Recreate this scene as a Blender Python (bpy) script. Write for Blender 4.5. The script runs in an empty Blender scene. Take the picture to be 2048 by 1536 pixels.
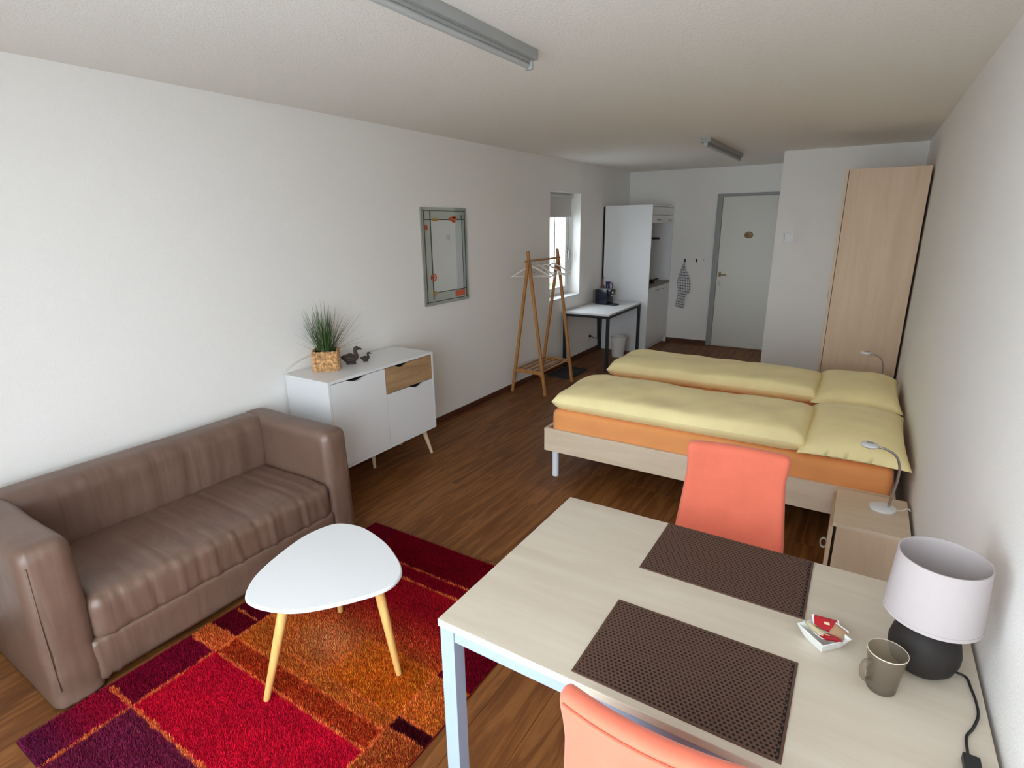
import bpy, bmesh, math, random
import numpy as np
from mathutils import Vector, Matrix

random.seed(7)
rng = np.random.default_rng(7)
SC = bpy.context.scene
COL = SC.collection

# ------------------------------------------------------------------ camera
W, H, YF, YB = 3.4976, 2.467, 8.168, -0.55      # room: x 0..W, y YB..YF, z 0..H
XP, YP = 2.242, 6.75                            # corner of the bathroom block
CAM = dict(yaw=0.5623, pitch=-0.2817, roll=-0.0129, f=1106.72, pos=(3.1361, -0.1783, 1.7588))


def make_camera():
    cy, sy = math.cos(CAM['yaw']), math.sin(CAM['yaw'])
    cp, sp = math.cos(CAM['pitch']), math.sin(CAM['pitch'])
    f = Vector((-sy * cp, cy * cp, sp)); r = Vector((cy, sy, 0)); u = r.cross(f)
    cr, sr = math.cos(CAM['roll']), math.sin(CAM['roll'])
    r2 = cr * r + sr * u; u2 = -sr * r + cr * u
    m = Matrix((r2, u2, -f)).transposed().to_4x4(); m.translation = CAM['pos']
    c = bpy.data.cameras.new('camera'); c.sensor_width = 36; c.sensor_fit = 'HORIZONTAL'
    c.lens = CAM['f'] / 2048 * 36; c.clip_start = 0.02
    o = bpy.data.objects.new('camera', c); COL.objects.link(o); o.matrix_world = m
    SC.camera = o


make_camera()

# ------------------------------------------------------------------ sky, daylight, exposure
SC.view_settings.view_transform = 'Standard'
SC.view_settings.look = 'None'
SC.view_settings.exposure = 0.5
SC.view_settings.gamma = 1.0
SC.view_settings.use_curve_mapping = False
world = bpy.data.worlds.new('overcast_sky'); SC.world = world; world.use_nodes = True
bg = world.node_tree.nodes['Background']
bg.inputs[0].default_value = (0.83, 0.93, 1.0, 1)
bg.inputs[1].default_value = 7.0
SC.cycles.max_bounces = 10
SC.cycles.diffuse_bounces = 8
SC.cycles.sample_clamp_indirect = 8


def portal(name, loc, rot, sx, sy):
    l = bpy.data.lights.new(name, 'AREA'); l.shape = 'RECTANGLE'; l.size = sx; l.size_y = sy
    l.cycles.is_portal = True
    o = bpy.data.objects.new(name, l); COL.objects.link(o); o.location = loc; o.rotation_euler = rot


BW = dict(x0=1.10, x1=3.47, z0=0.12, z1=2.38)            # glazed opening behind the camera
LW = dict(y0=5.66, y1=6.475, z0=0.855, z1=2.112)         # small window in the left wall
portal('portal_back', ((BW['x0'] + BW['x1']) / 2, YB - 0.31, (BW['z0'] + BW['z1']) / 2), (math.radians(90), 0, 0),
       BW['x1'] - BW['x0'], BW['z1'] - BW['z0'])
portal('portal_left', (-0.31, (LW['y0'] + LW['y1']) / 2, (LW['z0'] + LW['z1']) / 2), (math.radians(90), 0, math.radians(-90)),
       LW['y1'] - LW['y0'], LW['z1'] - LW['z0'])


# ------------------------------------------------------------------ materials
def lin(c):
    out = []
    for v in c:
        v /= 255.0
        out.append(v / 12.92 if v <= 0.04045 else ((v + 0.055) / 1.055) ** 2.4)
    return tuple(out)


def new_mat(name):
    m = bpy.data.materials.new(name); m.use_nodes = True
    nt = m.node_tree
    return m, nt, nt.nodes['Principled BSDF']


def add_bump(nt, bsdf, height_socket, strength, dist=0.01):
    b = nt.nodes.new('ShaderNodeBump'); b.inputs['Strength'].default_value = strength
    b.inputs['Distance'].default_value = dist
    nt.links.new(height_socket, b.inputs['Height']); nt.links.new(b.outputs[0], bsdf.inputs['Normal'])


def coords(nt, scale=(1, 1, 1), rnd=0.0):
    tc = nt.nodes.new('ShaderNodeTexCoord'); mp = nt.nodes.new('ShaderNodeMapping')
    mp.inputs['Scale'].default_value = scale
    src = tc.outputs['Object']
    if rnd:
        oi = nt.nodes.new('ShaderNodeObjectInfo'); mu = nt.nodes.new('ShaderNodeMath'); mu.operation = 'MULTIPLY'
        mu.inputs[1].default_value = rnd; nt.links.new(oi.outputs['Random'], mu.inputs[0])
        va = nt.nodes.new('ShaderNodeVectorMath'); va.operation = 'ADD'
        nt.links.new(src, va.inputs[0]); nt.links.new(mu.outputs[0], va.inputs[1]); src = va.outputs[0]
    nt.links.new(src, mp.inputs['Vector'])
    return mp.outputs[0]


def noise(nt, vec, scale, detail=4, rough=0.55, dist=0.0):
    n = nt.nodes.new('ShaderNodeTexNoise'); n.inputs['Scale'].default_value = scale
    n.inputs['Detail'].default_value = detail; n.inputs['Roughness'].default_value = rough
    n.inputs['Distortion'].default_value = dist
    nt.links.new(vec, n.inputs['Vector'])
    return n.outputs['Fac']


def ramp(nt, fac, stops):
    r = nt.nodes.new('ShaderNodeValToRGB'); e = r.color_ramp.elements
    while len(e) < len(stops): e.new(0.5)
    for el, (p, c) in zip(e, stops):
        el.position = p; el.color = (*lin(c), 1)
    nt.links.new(fac, r.inputs[0])
    return r.outputs[0]


def plain(name, c, rough=0.5, metal=0.0, vary=0.0, vscale=6, bump=0.0, bscale=200, sheen=0.0, spec=0.5, bdist=0.003):
    m, nt, b = new_mat(name)
    b.inputs['Roughness'].default_value = rough; b.inputs['Metallic'].default_value = metal
    b.inputs['Specular IOR Level'].default_value = spec
    b.inputs['Base Color'].default_value = (*lin(c), 1)
    if sheen:
        b.inputs['Sheen Weight'].default_value = sheen; b.inputs['Sheen Roughness'].default_value = 0.4
    if vary:
        v = coords(nt)
        lo = tuple(max(0, x * (1 - vary)) for x in c); hi = tuple(min(255, x * (1 + vary)) for x in c)
        nt.links.new(ramp(nt, noise(nt, v, vscale, 5), [(0.3, lo), (0.7, hi)]), b.inputs['Base Color'])
    if bump:
        v = coords(nt)
        add_bump(nt, b, noise(nt, v, bscale, 3), bump, bdist)
    return m


def wood(name, stops, scale, rough=0.45, nscale=3.0, rnd=7.3, dist=0.6, bump=0.05):
    m, nt, b = new_mat(name)
    v = coords(nt, scale, rnd)
    f = noise(nt, v, nscale, 6, 0.62, dist)
    nt.links.new(ramp(nt, f, stops), b.inputs['Base Color'])
    b.inputs['Roughness'].default_value = rough
    if bump: add_bump(nt, b, f, bump, 0.002)
    return m


def glass_mat(name, tint, mixfac, rough=0.0, body=None):
    m, nt, b = new_mat(name)
    t = nt.nodes.new('ShaderNodeBsdfTransparent'); t.inputs[0].default_value = (*tint, 1)
    if body:
        b.inputs['Base Color'].default_value = (*lin(body), 1); b.inputs['Roughness'].default_value = rough; g = b
    else:
        g = nt.nodes.new('ShaderNodeBsdfGlossy'); g.inputs['Roughness'].default_value = rough
    mx = nt.nodes.new('ShaderNodeMixShader'); mx.inputs[0].default_value = mixfac
    nt.links.new(t.outputs[0], mx.inputs[1]); nt.links.new(g.outputs[0], mx.inputs[2])
    nt.links.new(mx.outputs[0], nt.nodes['Material Output'].inputs[0])
    return m


def attr_mat(name, rough=0.9, sheen=0.0):
    m, nt, b = new_mat(name)
    a = nt.nodes.new('ShaderNodeAttribute'); a.attribute_name = 'pile_colour'
    nt.links.new(a.outputs['Color'], b.inputs['Base Color']); b.inputs['Roughness'].default_value = rough
    b.inputs['Specular IOR Level'].default_value = 0.06
    if sheen: b.inputs['Sheen Weight'].default_value = sheen
    return m


M = {}
M['wall'] = plain('wall_plaster', (238, 235, 232), 0.92, bump=0.35, bscale=140, spec=0.2, bdist=0.004)
M['ceiling'] = plain('ceiling_roughcast', (240, 236, 230), 0.95, bump=0.6, bscale=110, spec=0.2, bdist=0.005)
M['floor'] = wood('walnut_laminate', [(0.22, (82, 45, 18)), (0.46, (110, 65, 30)), (0.60, (136, 87, 44)), (0.8, (96, 56, 25))],
                  (9.0, 0.75, 9.0), 0.5, 2.2, 11.0, 1.2, 0.04)
M['floor'].node_tree.nodes['Principled BSDF'].inputs['Specular IOR Level'].default_value = 0.3
M['subfloor'] = plain('floor_joint', (38, 26, 18), 0.8)
M['skirt'] = wood('skirting_brown', [(0.3, (70, 36, 24)), (0.7, (96, 54, 36))], (8, 1, 8), 0.5)
M['white'] = plain('white_lacquer', (226, 226, 228), 0.35)
M['whitematt'] = plain('white_matt', (236, 236, 234), 0.6)
M['cream'] = plain('cream_plastic', (228, 222, 205), 0.5)
M['oak'] = wood('oak_veneer', [(0.3, (150, 118, 84)), (0.7, (184, 150, 112))], (1, 1, 9), 0.5, 2.5)
M['oakleg'] = wood('pale_oak', [(0.3, (206, 178, 146)), (0.7, (226, 200, 170))], (10, 10, 1), 0.5)
M['beech'] = wood('beech_leg', [(0.3, (206, 152, 84)), (0.7, (226, 178, 110))], (14, 14, 1.5), 0.42)
M['bamboo'] = wood('bamboo', [(0.3, (156, 104, 54)), (0.7, (186, 134, 78))], (16, 16, 1.5), 0.45)
M['maple_top'] = wood('maple_desk', [(0.25, (188, 174, 156)), (0.5, (198, 185, 168)), (0.75, (206, 195, 180))], (0.8, 7, 7), 0.38, 1.6, 0)
M['maple'] = wood('maple_board', [(0.25, (206, 184, 158)), (0.5, (216, 196, 172)), (0.75, (224, 206, 184))], (0.8, 7, 7), 0.45, 1.8, 5)
M['maple_v'] = wood('maple_upright', [(0.25, (200, 172, 142)), (0.5, (210, 184, 156)), (0.75, (218, 194, 168))], (7, 7, 0.6), 0.5, 1.8, 5)
M['greymetal'] = plain('grey_painted_steel', (150, 163, 184), 0.4)
M['whitemetal'] = plain('white_painted_steel', (222, 226, 232), 0.4)
M['black'] = plain('black_steel', (22, 22, 25), 0.5)
M['dark'] = plain('gap_shade_dark', (26, 22, 20), 0.9)  # near-black that stands in for shade in the panel gap and cut-outs
M['doorgrey'] = plain('door_grey_paint', (216, 213, 205), 0.5)
M['framegrey'] = plain('door_frame_grey', (150, 151, 149), 0.5)
M['brass'] = plain('aged_brass', (148, 122, 84), 0.45, 0.4)
M['chrome'] = plain('brushed_nickel', (176, 172, 168), 0.3, 0.9)
def sofa_mat():
    m, nt, b = new_mat('brown_satin_cover')
    v = coords(nt); st = coords(nt, (3.0, 22.0, 2.0))
    nt.links.new(ramp(nt, noise(nt, v, 4, 5), [(0.3, (104, 79, 67)), (0.7, (117, 91, 78))]), b.inputs['Base Color'])
    b.inputs['Roughness'].default_value = 0.42; b.inputs['Specular IOR Level'].default_value = 0.6
    n1 = noise(nt, st, 0.7, 2, 0.4, 0.6); n2 = noise(nt, v, 7, 2, 0.4, 0.6)
    ad = nt.nodes.new('ShaderNodeMath'); ad.operation = 'ADD'; nt.links.new(n1, ad.inputs[0]); nt.links.new(n2, ad.inputs[1])
    add_bump(nt, b, ad.outputs[0], 0.5, 0.010)
    return m


M['sofa'] = sofa_mat()
M['stitch'] = plain('sofa_seam', (104, 82, 70), 0.6)
M['coral'] = plain('coral_fabric', (222, 114, 90), 0.85, vary=0.03, vscale=9, bump=0.25, bscale=420, sheen=0.3, spec=0.2, bdist=0.001)
M['coral_seam'] = plain('coral_stitching', (196, 92, 68), 0.9)
M['yellow'] = plain('yellow_bed_linen', (252, 234, 176), 0.9, vary=0.02, bump=0.15, bscale=25, sheen=0.15, spec=0.2, bdist=0.006)
M['orange'] = plain('orange_fitted_sheet', (232, 156, 96), 0.9, vary=0.02, bump=0.12, bscale=16, sheen=0.15, spec=0.2, bdist=0.006)
M['shade'] = plain('lamp_shade_fabric', (178, 168, 168), 0.85, bump=0.15, bscale=500, bdist=0.001)
M['pebble'] = plain('dark_brown_ceramic', (30, 23, 20), 0.75, bump=0.1, bscale=300, bdist=0.001)
M['cordblack'] = plain('black_cord', (24, 22, 24), 0.5)
M['mat_top'] = plain('brown_placemat_weave', (84, 58, 46), 0.6, bump=0.3, bscale=700, bdist=0.001)
M['mat_back'] = plain('placemat_backing', (18, 12, 10), 0.9)
M['porcelain'] = plain('white_porcelain', (236, 238, 238), 0.18)
M['red'] = plain('red_wrapper', (176, 22, 36), 0.3)
M['creamfoil'] = plain('cream_wrapper', (226, 216, 176), 0.35)
M['tanfoil'] = plain('tan_wrapper', (176, 142, 110), 0.4)
M['ink'] = plain('brown_print', (70, 50, 38), 0.6)
M['tinted'] = glass_mat('tinted_glass', (0.80, 0.76, 0.70), 0.34, 0.25, (140, 128, 114))
M['rimglass'] = plain('pale_rim', (212, 204, 190), 0.3)
M['clearglass'] = glass_mat('window_glass', (0.97, 0.98, 0.98), 0.05)
M['mirror'] = plain('mirror_silver', (228, 232, 230), 0.02, 1.0)
M['mirroredge'] = plain('mirror_border', (196, 204, 196), 0.06, 1.0)
M['lead'] = plain('dark_lead_line', (58, 58, 52), 0.5)
M['mosaic_o'] = plain('orange_glass_paint', (206, 96, 66), 0.35)
M['mosaic_y'] = plain('ochre_glass_paint', (176, 140, 60), 0.35)
M['fluor'] = plain('grey_lamp_housing', (156, 158, 157), 0.5, 0.0)
M['fluor2'] = plain('lamp_reflector', (176, 178, 178), 0.4, 0.0)
M['navy'] = plain('navy_plastic', (20, 22, 38), 0.25)
M['bluecup'] = plain('cobalt_blue', (30, 34, 84), 0.3)
M['brownbottle'] = plain('brown_plastic', (110, 74, 58), 0.4)
M['binwhite'] = plain('bin_white', (226, 226, 222), 0.5)
M['counter'] = plain('granite_worktop', (120, 116, 106), 0.4, vary=0.35, vscale=60)
M['darkred'] = plain('dark_red_enamel', (60, 12, 14), 0.35)
M['doormat'] = plain('charcoal_rubber', (46, 46, 48), 0.8, vary=0.15, vscale=30)
M['basket'] = plain('seagrass_weave', (190, 150, 106), 0.8, vary=0.34, vscale=55, bump=0.3, bscale=160)
M['soil'] = plain('dark_soil', (26, 24, 16), 0.95)
M['grass'] = plain('artificial_grass', (66, 88, 46), 0.6, vary=0.3, vscale=22)
M['duck'] = plain('carved_dark_wood', (60, 48, 42), 0.55, vary=0.25, vscale=60, bump=0.4, bscale=120)
M['hanger'] = plain('white_hanger', (222, 216, 208), 0.5)
M['blind'] = plain('roller_blind_cloth', (206, 204, 200), 0.9)
M['upvc'] = plain('window_frame_white', (226, 226, 226), 0.4)
M['bounce_ground'] = plain('pale_bounce_ground', (186, 187, 186), 0.95, vary=0.1, vscale=2)  # kept pale so the ground throws more light up to the ceiling
M['facade'] = plain('added_house_render', (212, 205, 194), 0.9)
M['darkpane'] = plain('added_house_pane', (120, 134, 146), 0.15)
M['leafy'] = plain('hedge_green', (74, 104, 62), 0.9, vary=0.3, vscale=14)
M['rug_base'] = attr_mat('rug_base', 0.95)
M['rug_pile'] = attr_mat('rug_pile', 0.95)


def towel_mat():
    m, nt, b = new_mat('checked_towel')
    uv = nt.nodes.new('ShaderNodeUVMap'); sep = nt.nodes.new('ShaderNodeSeparateXYZ')
    nt.links.new(uv.outputs[0], sep.inputs[0])
    outs = []
    for k, n in ((0, 26), (1, 26)):
        a = nt.nodes.new('ShaderNodeMath'); a.operation = 'MULTIPLY'; a.inputs[1].default_value = n
        nt.links.new(sep.outputs[k], a.inputs[0])
        f = nt.nodes.new('ShaderNodeMath'); f.operation = 'FRACT'; nt.links.new(a.outputs[0], f.inputs[0])
        g = nt.nodes.new('ShaderNodeMath'); g.operation = 'LESS_THAN'; g.inputs[1].default_value = 0.28
        nt.links.new(f.outputs[0], g.inputs[0]); outs.append(g.outputs[0])
    ad = nt.nodes.new('ShaderNodeMath'); ad.operation = 'ADD'
    nt.links.new(outs[0], ad.inputs[0]); nt.links.new(outs[1], ad.inputs[1])
    dv = nt.nodes.new('ShaderNodeMath'); dv.operation = 'MULTIPLY'; dv.inputs[1].default_value = 0.5
    nt.links.new(ad.outputs[0], dv.inputs[0])
    nt.links.new(ramp(nt, dv.outputs[0], [(0.0, (226, 224, 220)), (0.5, (136, 140, 148)), (1.0, (74, 80, 92))]), b.inputs['Base Color'])
    b.inputs['Roughness'].default_value = 0.95
    return m


M['towel'] = towel_mat()


# ------------------------------------------------------------------ mesh helpers
class MB:
    """collects geometry, then builds ONE mesh object"""
    def __init__(self): self.v = []; self.f = []

    def add(self, v, f):
        n = len(self.v); self.v += [tuple(map(float, p)) for p in v]; self.f += [tuple(i + n for i in q) for q in f]
        return self

    def box(self, x0, x1, y0, y1, z0, z1, b=0.0):
        if b <= 0:
            v = [(x, y, z) for z in (z0, z1) for y in (y0, y1) for x in (x0, x1)]
            return self.add(v, [(0, 2, 3, 1), (4, 5, 7, 6), (0, 1, 5, 4), (2, 6, 7, 3), (0, 4, 6, 2), (1, 3, 7, 5)])
        bm = bmesh.new(); bmesh.ops.create_cube(bm, size=1)
        for q in bm.verts:
            q.co = Vector(((x0 + x1) / 2 + q.co.x * (x1 - x0), (y0 + y1) / 2 + q.co.y * (y1 - y0), (z0 + z1) / 2 + q.co.z * (z1 - z0)))
        bmesh.ops.bevel(bm, geom=bm.edges[:], offset=b, segments=2, profile=0.6, affect='EDGES', clamp_overlap=True)
        bm.verts.index_update()
        self.add([q.co for q in bm.verts], [[q.index for q in fa.verts] for fa in bm.faces]); bm.free()
        return self

    def tube(self, path, radii, n=12, caps=True, flat=None):
        """swept round section along path with parallel-transport frames"""
        P = [Vector(p) for p in path]
        if not hasattr(radii, '__len__'): radii = [radii] * len(P)
        T = [((P[min(i + 1, len(P) - 1)] - P[max(i - 1, 0)]).normalized()) for i in range(len(P))]
        a = Vector((0, 0, 1)) if abs(T[0].z) < 0.9 else Vector((1, 0, 0))
        N = (a - T[0] * a.dot(T[0])).normalized(); V = []; F = []
        for i, p in enumerate(P):
            N = (N - T[i] * N.dot(T[i])).normalized(); B = T[i].cross(N)
            for k in range(n):
                t = 2 * math.pi * k / n
                V.append(p + (N * math.cos(t) + B * math.sin(t) * (flat or 1)) * radii[i])
        for i in range(len(P) - 1):
            for k in range(n):
                F.append((i * n + k, i * n + (k + 1) % n, (i + 1) * n + (k + 1) % n, (i + 1) * n + k))
        if caps:
            F.append(tuple(range(n - 1, -1, -1))); F.append(tuple((len(P) - 1) * n + k for k in range(n)))
        return self.add(V, F)

    def lathe(self, prof, n=32, c=(0, 0, 0), sx=1.0, sy=1.0):
        V = []; F = []
        for r, z in prof:
            for k in range(n):
                t = 2 * math.pi * k / n
                V.append((c[0] + r * math.cos(t) * sx, c[1] + r * math.sin(t) * sy, c[2] + z))
        m = len(prof)
        for i in range(m - 1):
            for k in range(n):
                F.append((i * n + k, i * n + (k + 1) % n, (i + 1) * n + (k + 1) % n, (i + 1) * n + k))
        if prof[0][0] > 1e-6 or True: F.append(tuple(range(n - 1, -1, -1)))
        F.append(tuple((m - 1) * n + k for k in range(n)))
        return self.add(V, F)

    def ring(self, prof, n=40, c=(0, 0, 0), sx=1, sy=1):
        """closed profile of revolution (a shell with thickness)"""
        V = []; F = []; m = len(prof)
        for r, z in prof:
            for k in range(n):
                t = 2 * math.pi * k / n
                V.append((c[0] + r * math.cos(t) * sx, c[1] + r * math.sin(t) * sy, c[2] + z))
        for i in range(m):
            j = (i + 1) % m
            for k in range(n):
                F.append((i * n + k, i * n + (k + 1) % n, j * n + (k + 1) % n, j * n + k))
        return self.add(V, F)

    def prism(self, outline, z0, z1, inset=0.0):
        n = len(outline); c = np.mean(np.array(outline), axis=0); V = []; F = []
        lv = [(z0, inset), (z0 + inset, 0), (z1 - inset, 0), (z1, inset)] if inset else [(z0, 0), (z1, 0)]
        for z, s in lv:
            for p in outline:
                d = np.array(p) - c; L = np.linalg.norm(d) or 1
                q = c + d * (1 - s / L); V.append((q[0], q[1], z))
        m = len(lv)
        for i in range(m - 1):
            for k in range(n): F.append((i * n + k, i * n + (k + 1) % n, (i + 1) * n + (k + 1) % n, (i + 1) * n + k))
        F.append(tuple(range(n - 1, -1, -1))); F.append(tuple((m - 1) * n + k for k in range(n)))
        return self.add(V, F)

    def xform(self, fn):
        self.v = [tuple(fn(*p)) for p in self.v]; return self

    def build(self, name, mat, parent=None, smooth=False, loc=None):
        me = bpy.data.meshes.new(name); me.from_pydata(self.v, [], self.f); me.update()
        bm = bmesh.new(); bm.from_mesh(me); bmesh.ops.recalc_face_normals(bm, faces=bm.faces); bm.to_mesh(me); bm.free()
        if smooth:
            me.polygons.foreach_set('use_smooth', [True] * len(me.polygons))
            try: me.set_sharp_from_angle(angle=math.radians(smooth if smooth is not True else 50))
            except Exception: pass
        me.materials.append(M[mat] if isinstance(mat, str) else mat)
        o = bpy.data.objects.new(name, me); COL.objects.link(o)
        if parent: o.parent = parent
        if loc: o.location = loc
        return o


def tag(o, label, cat=None, group=None, kind=None):
    o['label'] = label
    if cat: o['category'] = cat
    if group: o['group'] = group
    if kind: o['kind'] = kind
    return o


def thing(name, loc, label, cat, rz=0.0, group=None):
    o = bpy.data.objects.new(name, None); o.empty_display_size = 0.05; COL.objects.link(o)
    o.location = loc; o.rotation_euler = (0, 0, rz)
    return tag(o, label, cat, group)


def copy_tree(o, parent=None):
    c = o.copy(); COL.objects.link(c)
    if parent: c.parent = parent
    for ch in [q for q in COL.objects if q.parent == o]: copy_tree(ch, c)
    return c


def catmull(pts, n=6):
    P = [np.array(p, float) for p in pts]; P = [2 * P[0] - P[1]] + P + [2 * P[-1] - P[-2]]; out = []
    for i in range(1, len(P) - 2):
        for t in np.linspace(0, 1, n, endpoint=False):
            a, b, c, d = P[i - 1], P[i], P[i + 1], P[i + 2]
            out.append(0.5 * ((2 * b) + (c - a) * t + (2 * a - 5 * b + 4 * c - d) * t * t + (3 * b - a - 3 * c + d) * t ** 3))
    out.append(P[-2]); return out


def rgrid(hx, hy, hz, r, res):
    """dense rounded box centred on the origin: verts (N,3), faces, normals"""
    h = np.array([hx, hy, hz]); key = {}; V = []; F = []
    for ax in range(3):
        u, v = [(1, 2), (2, 0), (0, 1)][ax]
        nu, nv = max(2, int(2 * h[u] / res)), max(2, int(2 * h[v] / res))
        for s in (-1, 1):
            idx = np.zeros((nu + 1, nv + 1), int)
            for i in range(nu + 1):
                for j in range(nv + 1):
                    p = np.zeros(3); p[ax] = s * h[ax]; p[u] = -h[u] + 2 * h[u] * i / nu; p[v] = -h[v] + 2 * h[v] * j / nv
                    k = tuple(np.round(p, 6))
                    if k not in key: key[k] = len(V); V.append(p)
                    idx[i, j] = key[k]
            for i in range(nu):
                for j in range(nv):
                    q = (idx[i, j], idx[i + 1, j], idx[i + 1, j + 1], idx[i, j + 1]); F.append(q if s > 0 else q[::-1])
    V = np.array(V); rr = np.minimum(np.full(3, r), h); inner = h - rr
    c = np.clip(V, -inner, inner); d = V - c; L = np.linalg.norm(d, axis=1, keepdims=True); L[L == 0] = 1
    nrm = d / L
    return c + nrm * r, F, nrm


def vnoise(P, scale, seed=0):
    """cheap smooth pseudo-noise"""
    r = np.random.default_rng(seed); out = np.zeros(len(P))
    for _ in range(6):
        k = r.normal(size=3) * scale; out += np.sin(P @ k + r.uniform(0, 6.28))
    return out / 6


# ------------------------------------------------------------------ the room
def struct(o, label): return tag(o, label, None, None, 'structure')


sub = struct(MB().box(-0.3, W + 0.3, YB - 0.3, YF + 0.2, -0.25, -0.012).build('floor', 'subfloor'), 'dark brown walnut laminate plank floor')
pw, pl = 0.1946, 1.285
ncol = int(W / pw) + 1
for i in range(ncol):
    x0, x1 = i * pw, min((i + 1) * pw, W)
    if x1 - x0 < 0.01: continue
    y = YB - random.random() * pl
    while y < YF:
        a, b = max(y, YB), min(y + pl, YF); y += pl
        if b - a < 0.02: continue
        if x0 > XP and a > YP + 0.05: continue
        g, c = 0.0004, 0.0011
        v = []
        for (dz, ins) in ((-0.011, g), (-0.0012, g), (0.0, g + c)):
            v += [(x0 + ins, a + ins, dz), (x1 - ins, a + ins, dz), (x1 - ins, b - ins, dz), (x0 + ins, b - ins, dz)]
        f = [(3, 2, 1, 0), (8, 9, 10, 11)] + [(k + l * 4, (k + 1) % 4 + l * 4, (k + 1) % 4 + 4 + l * 4, k + 4 + l * 4) for l in (0, 1) for k in range(4)]
        MB().add(v, f).build('plank', 'floor', sub)

struct(MB().box(-0.3, W + 0.3, YB - 0.3, YF + 0.2, H, H + 0.2).build('ceiling', 'ceiling'), 'white roughcast ceiling')
wl = MB()
wl.box(-0.3, 0, YB - 0.3, LW['y0'], 0, H); wl.box(-0.3, 0, LW['y1'], YF + 0.2, 0, H)
wl.box(-0.3, 0, LW['y0'], LW['y1'], 0, LW['z0']); wl.box(-0.3, 0, LW['y0'], LW['y1'], LW['z1'], H)
struct(wl.build('wall_left', 'wall'), 'long white plaster wall behind the sofa')
struct(MB().box(W, W + 0.3, YB - 0.3, YF + 0.2, 0, H).build('wall_right', 'wall'), 'white plaster wall behind the pillows')
struct(MB().box(0, XP, YF, YF + 0.2, 0, H).build('wall_far', 'wall'), 'far white wall with the entrance door')
struct(MB().box(XP, W, YP, YF + 0.2, 0, H).build('wall_partition', 'wall'), 'white partition block behind the wardrobe')
wb = MB()
wb.box(0, BW['x0'], YB - 0.3, YB, 0, H); wb.box(BW['x1'], W, YB - 0.3, YB, 0, H)
wb.box(BW['x0'], BW['x1'], YB - 0.3, YB, 0, BW['z0']); wb.box(BW['x0'], BW['x1'], YB - 0.3, YB, BW['z1'], H)
struct(wb.build('wall_back', 'wall'), 'white wall around the large window')
bh, bt = 0.06, 0.012
struct(MB().box(0, bt, YB, YF, 0, bh, 0.003).build('baseboard_left', 'skirt'), 'dark brown skirting along the long wall')
struct(MB().box(W - bt, W, YB, YP, 0, bh, 0.003).build('baseboard_right', 'skirt'), 'dark brown skirting behind the beds')
struct(MB().box(bt, 1.28, YF - bt, YF, 0, bh, 0.003).build('baseboard_far', 'skirt'), 'dark brown skirting beside the entrance door')
struct(MB().box(XP, W - bt, YP - bt, YP, 0, bh, 0.003).build('baseboard_partition', 'skirt'), 'dark brown skirting under the partition')

# small window in the left wall
w1 = thing('window_1', (-0.2, (LW['y0'] + LW['y1']) / 2, LW['z0']), 'small window behind the coat rack', None); w1['kind'] = 'structure'
hw, hh = (LW['y1'] - LW['y0']) / 2, LW['z1'] - LW['z0']
m = MB()
for a in (-hw, hw - 0.05): m.box(-0.03, 0.03, a, a + 0.05, 0, hh, 0.004)
m.box(-0.03, 0.03, -hw + 0.05, hw - 0.05, 0, 0.05, 0.004); m.box(-0.03, 0.03, -hw + 0.05, hw - 0.05, hh - 0.05, hh, 0.004)
m.build('window_frame', 'upvc', w1)
m = MB()
for a in (-hw + 0.05, hw - 0.12): m.box(-0.02, 0.05, a, a + 0.07, 0.05, hh - 0.05, 0.006)
m.box(-0.02, 0.05, -hw + 0.12, hw - 0.12, 0.05, 0.12, 0.006); m.box(-0.02, 0.05, -hw + 0.12, hw - 0.12, hh - 0.12, hh - 0.05, 0.006)
m.build('casement', 'upvc', w1)
MB().box(0.008, 0.014, -hw + 0.12, hw - 0.12, 0.12, hh - 0.12).build('pane', 'clearglass', w1)
MB().box(-0.012, 0.03, 0.02, 0.05, 0.12, hh - 0.12, 0.003).build('glazing_bar', 'upvc', w1)
m = MB(); m.box(0.05, 0.058, hw - 0.1, hw - 0.07, 0.48, 0.6, 0.003); m.tube([(0.055, hw - 0.085, 0.56), (0.09, hw - 0.085, 0.56), (0.092, hw - 0.085, 0.46)], 0.008, 8)
m.build('window_handle', 'chrome', w1, True)
MB().box(0.06, 0.215, -hw + 0.005, hw - 0.005, 0.0, 0.018, 0.004).build('window_sill', 'white', w1)
rb = thing('roller_blind', (-0.12, (LW['y0'] + LW['y1']) / 2, LW['z1']), 'grey roller blind pulled a little way down', 'blind')
MB().box(-0.003, 0.0, -hw + 0.02, hw - 0.02, -0.27, -0.04).build('blind_cloth', 'blind', rb)
MB().tube([(0, -hw + 0.01, -0.03), (0, hw - 0.01, -0.03)], 0.022, 14).build('blind_roller', 'blind', rb, True)
MB().box(-0.008, 0.006, -hw + 0.02, hw - 0.02, -0.29, -0.268, 0.003).build('bottom_bar', 'upvc', rb)
MB().tube([(0.0, hw - 0.03, -0.05), (0.004, hw - 0.03, -0.6), (0.0, hw - 0.034, -0.95)], 0.0035, 6).build('pull_chain', 'framegrey', rb)

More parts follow.
